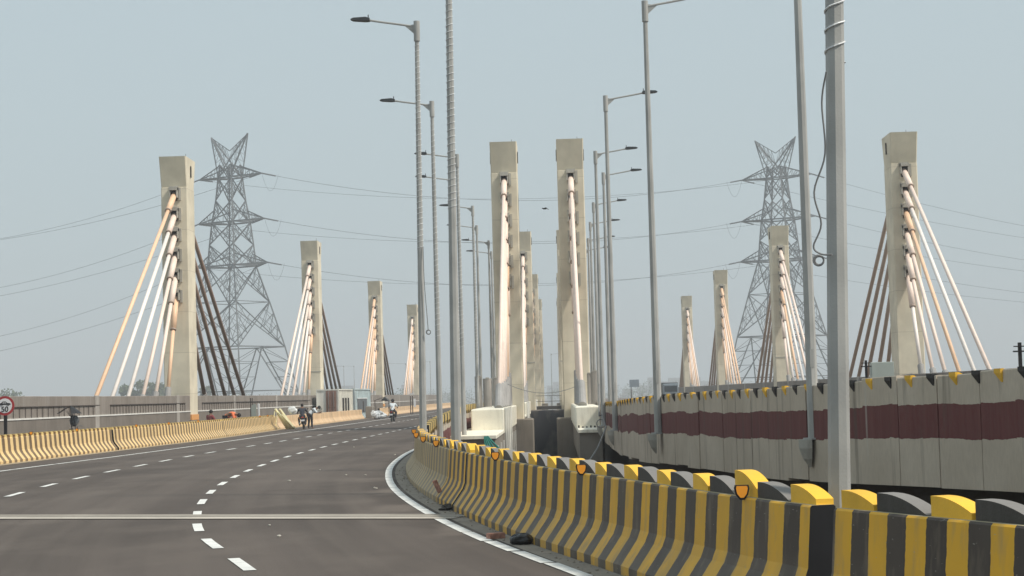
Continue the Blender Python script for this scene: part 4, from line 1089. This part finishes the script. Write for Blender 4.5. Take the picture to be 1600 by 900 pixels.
for sx in (-1, 1):
    for sy in (-1, 1): mb = MB(); mb.box(sx*.17-.02, sx*.17+.02, sy*.17-.02, sy*.17+.02, 0, .4); mb.build('leg', MAT['timber'], T)
person('man in a maroon shirt sitting behind the barrier just right of the first left pylon', (q.x, 102, .02), R(-40), sitting(), 'shirt_r', 'trouser', 'hair')
q = at(361, 655, 107)
J = dict(pelvis=(-.25,0,.86), waist=(-.12,.0,.99), chest=(.12,.02,1.02), neck=(.28,.02,.99), head=(.38,.02,.95), hipL=(-.27,.1,.82), kneeL=(-.18,.14,.44), ankL=(-.28,.1,.08), toeL=(-.14,.12,.03),
         hipR=(-.27,-.1,.82), kneeR=(-.18,-.14,.44), ankR=(-.28,-.1,.08), toeR=(-.14,-.12,.03), shL=(.14,.2,1.0), elL=(.2,.24,.72), wrL=(.24,.2,.5), haL=(.25,.2,.43), shR=(.14,-.18,1.0), elR=(.2,-.24,.72), wrR=(.24,-.2,.5), haR=(.25,-.2,.43))
person('man in an orange shirt bending down behind the barrier', (q.x, 107, 0), 0, J, 'shirt_o', 'trouser', 'hair', False, 1.13)
# umbrella on a bicycle
q = at(110, 634, 73)
T = root('umbrella', 'torn black umbrella with one bare rib over a bicycle behind the left barrier', 'umbrella', (q.x, 73, 0)); zt = q.z
mb = MB(); n = 10; ringn = 5
for i in range(ringn + 1):
    a = i / ringn
    for j in range(n):
        t = 2*math.pi*j/n; rr = .46 * a; mb.v.append((rr*math.cos(t), rr*math.sin(t), zt - .02 - .30 * a**1.5 + (.02 if j % 2 and i == ringn else 0)))
for i in range(ringn):
    for j in (8, 9, 0, 1): j2 = (j+1) % n; mb.f.append((i*n+j, (i+1)*n+j, (i+1)*n+j2, i*n+j2)); mb.m.append(0)
mb.build('canopy', MAT['black'], T)
mb = MB(); mb.tube([(0,0,zt), (.06,0,.6)], .022, 6); mb.build('shaft', MAT['black'], T)
for yy in (-.1, .1): mb = MB(); mb.tube([(0,0,zt - .02), (-.22,yy,zt-.12), (-.5,yy,zt-.3)], .012, 5); mb.build('rib', MAT['black'], T)
mb = MB(); mb.tube([(.02,0,zt-.2), (.16,0,zt-.62), (.2,0,.7)], .015, 5); mb.build('stand', MAT['black'], T)
for j in range(5):
    t = 2*math.pi*j/5; mb = MB(); mb.tube([(.02,0,zt-.45), (.25*math.cos(t), .25*math.sin(t), zt-.14)], .008, 4); mb.build('rib', MAT['rail'], T)
q = at(116, 655, 73.2)
lump('bag', (q.x, 73.2, 1.24), .19, MAT['greybag'], 'dark grey cloth bundle hanging under the black umbrella', 'bag', 8, sq=(1, .8, 1.05))
T = root('bicycle', 'old bicycle parked under the umbrella behind the left barrier', 'bicycle', (q.x + .02, 73, 0), R(-8))
for yy in (-.5, .52):
    mb = MB(); mb.torus((0, yy, .36), .34, .018, 'X', 26, 6); wl = mb.build('wheel', MAT['tyre'], T)
    mb = MB()
    for k in range(10): a = k * math.pi / 5; mb.tube([(0,yy,.36), (0,yy+.33*math.cos(a),.36+.33*math.sin(a))], .003, 3)
    mb.build('spokes', MAT['chrome'], wl)
mb = MB()
for a, b in (((0,-.5,.36),(0,-.08,.33)), ((0,-.08,.33),(0,-.2,.85)), ((0,-.2,.82),(0,.36,.86)), ((0,-.08,.33),(0,.38,.8)), ((0,-.5,.36),(0,-.18,.8)), ((0,.52,.36),(0,.36,1.0))): mb.tube([a, b], .016, 6)
mb.build('frame', MAT['bike'], T)
mb = MB(); mb.ellip((0,-.22,.9), .08,.13,.035,10,6); mb.build('saddle', MAT['tyre'], T)
mb = MB(); mb.tube([(-.28,.26,1.02), (-.1,.38,1.03), (.1,.38,1.03), (.28,.26,1.02)], .012, 6); mb.build('handlebar', MAT['chrome'], T)
# board and white casing
q = at(397, 641, 116)
T = root('notice_board', 'grey rounded board with two black posts behind the barrier, left of the leaning planks', 'board', (q.x, 116, 0))
mb = MB(); mb.extr([(-.17, .7), (.14, .7), (.14, 1.62), (0, 1.68), (-.12, 1.6), (-.18, 1.4)], -.03, .03); mb.build('board_face', MAT['boxgrey'], T)
for xx, zz in ((-.24, 2.05), (-.14, 2.05)): mb = MB(); mb.box(xx, xx+.045, .035, .08, 0, zz); mb.build('post', MAT['black'], T)
T = root('marker_post', 'white marker casing standing right against the grey rounded board', 'post', (q.x + .26, 116.2, 0))
mb = MB(); mb.bbox(-.06, .06, -.05, .05, 0, 1.68, .015); mb.build('casing', MAT['signwhite'], T); mb = MB(); mb.bbox(.062, .1, -.05, .05, 0, .95, .01); mb.build('side_strip', MAT['signwhite'], T)
q = at(645, 630, 205)
T = root('marker_post', 'distant dark double post with a white casing left of the lamp post foot', 'post', (q.x, 205, 0))
for xx in (-.3, -.08): mb = MB(); mb.box(xx, xx+.1, 0, .1, 0, 2.0); mb.build('post', MAT['rail'], T)
mb = MB(); mb.box(.1, .32, 0, .1, .8, 1.7); mb.build('casing', MAT['signwhite'], T)
# leaning timber planks
for i, (xa, ya, xb, yb, wd) in enumerate(((430, 639, 450, 671, .16), (433, 645, 454, 671, .13), (437, 639, 458, 670, .15), (440, 648, 461, 670, .1))):
    a = at(xb, yb, 118.2 - i * .1); a.z = .03; a.x = at(xb, yb, 118).x
    b = at(xa, ya, 117.2 - i * .15)
    T = MB(); T.tube([a, b], [wd * .9, wd * .5], 4)
    tag(T.build('timber_plank', MAT['timber']), ('pale timber plank leaning on the barrier, leftmost of the bundle', 'narrow timber plank leaning second from the left in the bundle', 'pale timber plank leaning third from the left in the bundle', 'shortest timber plank, rightmost of the leaning bundle')[i], 'plank', 'timber planks leaning on the barrier')
for i, (xa, ya, xb, yb) in enumerate(((419, 652, 423, 643), (423, 652, 428, 643))):
    a, b = at(xb, yb, 117), at(xa, ya, 117); a.x -= .0; mb = MB(); mb.tube([b + Vector((0, 1.6, -.9)), a + Vector((0, 1.6, 0))], .035, 5)
    tag(mb.build('timber_stick', MAT['timber']), ('left', 'right')[i] + ' of two thin sticks poking up behind the barrier near the leaning planks', 'stick', 'sticks behind the barrier')
# containers
def container(x0, x1, y0, y1, h, label, mat, kind):
    T = root('site_container', label, 'container', ((x0+x1)/2, y0, 0)); w2 = (x1 - x0) / 2; L = y1 - y0
    mb = MB(); mb.box(-w2 + .05, w2 - .05, .05, L - .05, .12, h - .05); mb.build('body', MAT[mat], T)
    mb = MB()
    for sx in (-1, 1):
        for yy in (0, L - .1): mb.box(sx*w2 - .05, sx*w2 + .05, yy, yy + .1, 0, h)
    for zz in (.0, h - .1): mb.box(-w2+.05, w2-.05, -.01, .09, zz, zz+.1); mb.box(w2-.04, w2+.045, .1, L-.1, zz, zz+.1)
    mb.build('corner_frame', MAT[mat], T)
    yy = .25; k = 0
    rib = MB().extr([(-.01, 0), (.035, .0), (.035, h - .22), (-.01, h - .22)], 0, .12).mesh('rib', MAT[mat])
    while yy < L - .3: put('rib', rib, T, (w2 - .045, yy, .11)); yy += .45
    if kind == 'door':
        for i, xx in enumerate((-.12, .32)):
            mb = MB(); mb.box(xx, xx + .42, -.04, .04, .15, h - .15); d_ = mb.build('door', MAT['rust'], T); d_['label'] = 'rusty brown door leaf'
            for zz in (.4, 1.2, 2.0): mb = MB(); mb.box(xx + .03, xx + .39, -.07, -.045, zz, zz + .06); mb.build('door_bar', MAT['rust'], d_)
            mb = MB(); mb.tube([(xx + .21, -.08, .2), (xx + .21, -.08, h - .2)], .02, 5); mb.build('lock_rod', MAT['chrome'], d_)
        mb = MB(); mb.tube([(-.62, .0, 1.05), (-.62, -.012, 1.05)], .14, 16); mb.build('round_mark', MAT['anchor'], T)
        for i in range(3): mb = MB(); yy = 3.2 + i * 2.0; mb.box(w2 - .02, w2 + .055, yy, yy + .75, .75, 1.95); mb.build('louvre_opening', MAT['dark'], T)
    else:
        mb = MB(); mb.box(w2 - .02, w2 + .055, 2.2, 10.5, .6, 1.85); op = mb.build('opening', MAT['greybag'], T)
        mb = MB(); mb.box(w2 + .02, w2 + .06, 6.4, 7.4, .62, 1.6); mb.build('doorway', MAT['dark'], op)
        mb = MB(); mb.box(w2 + .0, w2 + .08, 2.0, 10.7, 1.852, 1.93); mb.build('lintel', MAT['tarp_w'], T)
    return T
container(-20.45, -18.62, 158, 169, 2.72, 'weathered white container with rusty brown doors behind the peach barrier', 'container', 'door')
container(-20.35, -18.62, 171, 185, 2.8, 'pale blue white container with a dark opening, right of the rusty doors', 'container_b', 'open')
q = at(590, 655, 162); lump('tarp_cover', (q.x, 163, .34), .48, MAT['tarp'], 'crumpled silver and white tarp heap on the road edge beyond the peach barrier', 'tarp', 21, amp=.35, sq=(1.25, 1, .75))
q = at(584, 645, 162); lump('sheet', (q.x, 161.6, .5), .22, MAT['tarp_w'], 'bright white sheet lying against the left end of the silver tarp', 'sheet', 22, amp=.4, sq=(1, .6, 1.1))
# small stall roof
q = at(597, 624, 195)
T = root('stall_canopy', 'small dark pitched stall roof on poles beyond the containers', 'canopy', (q.x, 195, 0))
mb = MB(); mb.quad((-.85,-.6,1.62),(.3,-.6,1.98),(.3,.8,1.98),(-.85,.8,1.62)); mb.quad((-.85,-.6,1.59),(-.85,.8,1.59),(.3,.8,1.95),(.3,-.6,1.95)); mb.build('roof_sheet', MAT['tarp'], T)
mb = MB(); mb.quad((.3,-.6,1.98),(.8,-.6,1.5),(.8,.8,1.5),(.3,.8,1.98)); mb.quad((-.1,-.61,1.6),(.8,-.61,1.5),(.3,-.61,1.96)); mb.build('roof_sheet', MAT['black'], T)
for xx in (-.75, .7):
    for yy in (-.5, .7): mb = MB(); mb.tube([(xx, yy, 0), (xx, yy, 1.6)], .025, 5); mb.build('pole', MAT['rail'], T)
# ------------------------------------------------------------------ right side objects
q = at(1378, 582, 75)
T = root('control_cabinet', 'flat grey green cabinet standing in front of the first right pylon', 'cabinet', (q.x, 75, 0)); zb = wall_z(75) - .88
mb = MB(); mb.bbox(-.47, .47, -.15, .15, q.z - .45, q.z + .42, .015); mb.build('body', MAT['boxgrey'], T)
mb = MB(); mb.box(-.42, .42, -.165, -.152, q.z - .4, q.z + .37); mb.build('door', MAT['boxgrey'], T)
for xx in (-.4, .34): mb = MB(); mb.box(xx, xx + .06, -.05, .05, zb, q.z - .45); mb.build('leg', MAT['rail'], T)
for px, py, y, h, lb in ((1353, 563, 36.5, 40, 'short black post with a crossbar just left of the grey cabinet'), (1593.5, 535, 25.2, 60, 'short black post with crossbars at the right edge of the picture')):
    q = at(px, py, y); T = root('marker_post', lb, 'post', (q.x, y, 0), 0, 'short black posts on the right wall')
    mb = MB(); mb.box(-.022, .022, 0, .04, q.z - h * y / F * 1.3, q.z); mb.build('post', MAT['black'], T)
    mb = MB(); mb.box(-.1, .1, -.012, -.002, q.z - .13, q.z - .11); mb.build('crossbar', MAT['black'], T)
    mb = MB(); mb.box(-.09, .09, -.012, -.002, q.z - .06, q.z - .045); mb.build('crossbar', MAT['black'], T)
# small truck far on the right carriageway
q = at(1048, 600, 240); zb = wall_z(200) - .88
T = root('truck', 'dark small truck far away on the right carriageway', 'truck', (q.x, 240, zb))
mb = MB(); mb.bbox(-.98, .98, 0, 1.6, .5, 2.35, .1); cb = mb.build('cab', MAT['truck'], T)
mb = MB(); mb.box(-.82, .82, -.03, -.002, 1.3, 2.05); mb.build('windscreen', MAT['glass'], cb)
mb = MB(); mb.bbox(-1.05, 1.05, 1.7, 6.5, .8, 2.5, .05); mb.build('cargo_box', MAT['headdark'], T)
mb = MB(); mb.box(-.98, .98, -.12, -.0, .35, .6); mb.build('bumper', MAT['chrome'], T)
for sx in (-1, 1):
    for yy in (.6, 4.9): mb = MB(); mb.tube([(sx*.72, yy, .42), (sx*.98, yy, .42)], .42, 16); mb.build('wheel', MAT['tyre'], T)
    mb = MB(); mb.box(sx*.7-.15, sx*.7+.15, -.13, -.121, .62, .8); mb.build('headlight', MAT['signwhite'], T)
q = at(991, 599, 330)
T = root('road_sign_board', 'small grey blue sign board on one leg far beyond the maroon wall', 'sign board', (q.x, 330, 0))
mb = MB(); mb.box(-.85, .85, 0, .08, q.z - .65, q.z + .65); mb.build('board', MAT['truck'], T)
mb = MB(); mb.box(-.65, -.5, .09, .2, 0, q.z - .1); mb.build('post', MAT['rail'], T)
# bird
q = at(851, 326, 120)
T = root('bird', 'small dark bird gliding between the two inner pylons', 'bird', q, R(20))
mb = MB(); mb.ellip((0,0,0), .15, .06, .055, 10, 8); mb.ellip((-.15,0,.02), .045,.035,.035,8,6); mb.extr([(.12,-.01),(.27,-.055),(.27,-.03),(.12,.03)], -.03, .03); mb.build('body', MAT['hair'], T, smooth=True)
for s in (-1, 1):
    mb = MB(); mb.quad((-.08,s*.03,.02),(.08,s*.03,.02),(.1,s*.2,.05),(-.02,s*.22,.06)); mb.quad((-.02,s*.22,.06),(.1,s*.2,.05),(.12,s*.4,.0)); mb.build('wing', MAT['hair'], T)
# litter by the barrier and on the road
q = at(795, 846, 21.9); lump('rubbish_bag', (base_x(21.9) - .13, 21.9, .065), .135, MAT['bag'], 'black plastic bag lying at the foot of the striped barrier', 'bag', 31, amp=.2, sq=(1.05, .8, .5))
def brick(c, rot, label):
    mb = MB(); mb.bbox(-.11, .11, -.05, .05, -.035, .035, .008); o = mb.build('brick', MAT['brick'], None, c); o.rotation_euler = rot; tag(o, label, 'brick', 'loose bricks by the striped barrier')
brick((base_x(22.9) - .25, 22.9, .04), (0, 0, .5), 'reddish brick lying just left of the black plastic bag')
p_, t_, n_ = frame(BASE, 30.5); brick((p_.x - .05, 30.5, .3), (.2, 1.15, .2), 'red brick propped upright against the barrier by the dark joint')
p_, t_, n_ = frame(BASE, 28.6)
lump('rubble_heap', (p_.x - .1, 28.9, .03), .12, MAT['web'], 'small dark heap of dirt at the foot of the barrier joint', 'dirt heap', 33, amp=.5, sq=(1, 1.3, .5))
me = MB().ellip((0,0,0), .03, .03, .02, 6, 4).mesh('pebble', MAT['anchor'])
rnd = random.Random(77)
for i, (px, py) in enumerate(((421, 822), (436, 839), (571, 743), (585, 763), (588, 764), (541, 743), (452, 752), (617, 711), (553, 699), (500, 735))):
    d = 0; y = 40
    for _ in range(20): q = at(px, py, y); y = y * EYE / max(.01, EYE - q.z)
    o = put('pebble', me, None, (q.x, y, .012), rnd.uniform(0, 3)); s = rnd.uniform(.5, 1.0); o.scale = (s * 1.3, s, s)
    tag(o, ('pale pebble on the asphalt, one of a loose scatter on the near lanes'), 'pebble', 'pebbles scattered on the road')
for i in range(90):
    pass
gr = MB()
for i in range(260):
    y = rnd.uniform(14, 48); x = base_x(y) - abs(rnd.gauss(0, .12)) - .01; s = rnd.uniform(.006, .022)
    gr.ellip((x, y, s * .5), s, s, s * .6, 5, 3)
stuff(gr.build('gravel', MAT['gutter']))
# green netting and loose black cable in the gap
mb = MB(); a = at(757, 682, 69); 
for i in range(7): 
    b = a + Vector((.05 + .1 * i, -.3, -.85 + .05 * i)); mb.tube([a + Vector((.02*i, 0, 0)), a.lerp(b, .5) + Vector((.04 * (i % 3), 0, .04)), b], .03, 5)
tag(mb.build('green_net', MAT['green']), 'green net hanging from the edge of the left cream ledge', 'net')
a = at(941, 648, 70); pts = [at(936, 600, 71), at(936, 650, 70), a, at(947, 668, 69), at(934, 700, 66), at(916, 728, 62)]
mb = MB(); mb.tube(pts, .03, 5); mb.torus(at(939, 662, 70), .16, .018, 'Y', 16, 5)
tag(mb.build('loose_cable', MAT['greycable']), 'tangled black cable hanging beside the right cream block', 'cable')
a = at(1084, 644, 41); mb = MB(); mb.tube([a, a + Vector((0,0,-.25)), a + Vector((.03,-.02,-.5)), a + Vector((.05,-.05,-.62)), a + Vector((.02,-.1,-.6))], .035, 6)
tag(mb.build('drain_pipe', MAT['duct']), 'short white hooked drain pipe on the maroon banded wall', 'pipe')
# ------------------------------------------------------------------ haze
mb = MB(); mb.box(-1700, 1700, -120, 3000, -11, 90)
hz = bpy.data.materials.new('haze_air'); hz.use_nodes = True; nt = hz.node_tree; nt.nodes.clear()
oo = nt.nodes.new('ShaderNodeOutputMaterial'); pv = nt.nodes.new('ShaderNodeVolumePrincipled')
pv.inputs['Color'].default_value = (.93, .96, 1, 1); pv.inputs['Density'].default_value = .0006; pv.inputs['Anisotropy'].default_value = .0
nt.links.new(pv.outputs[0], oo.inputs['Volume'])
stuff(mb.build('haze', hz))
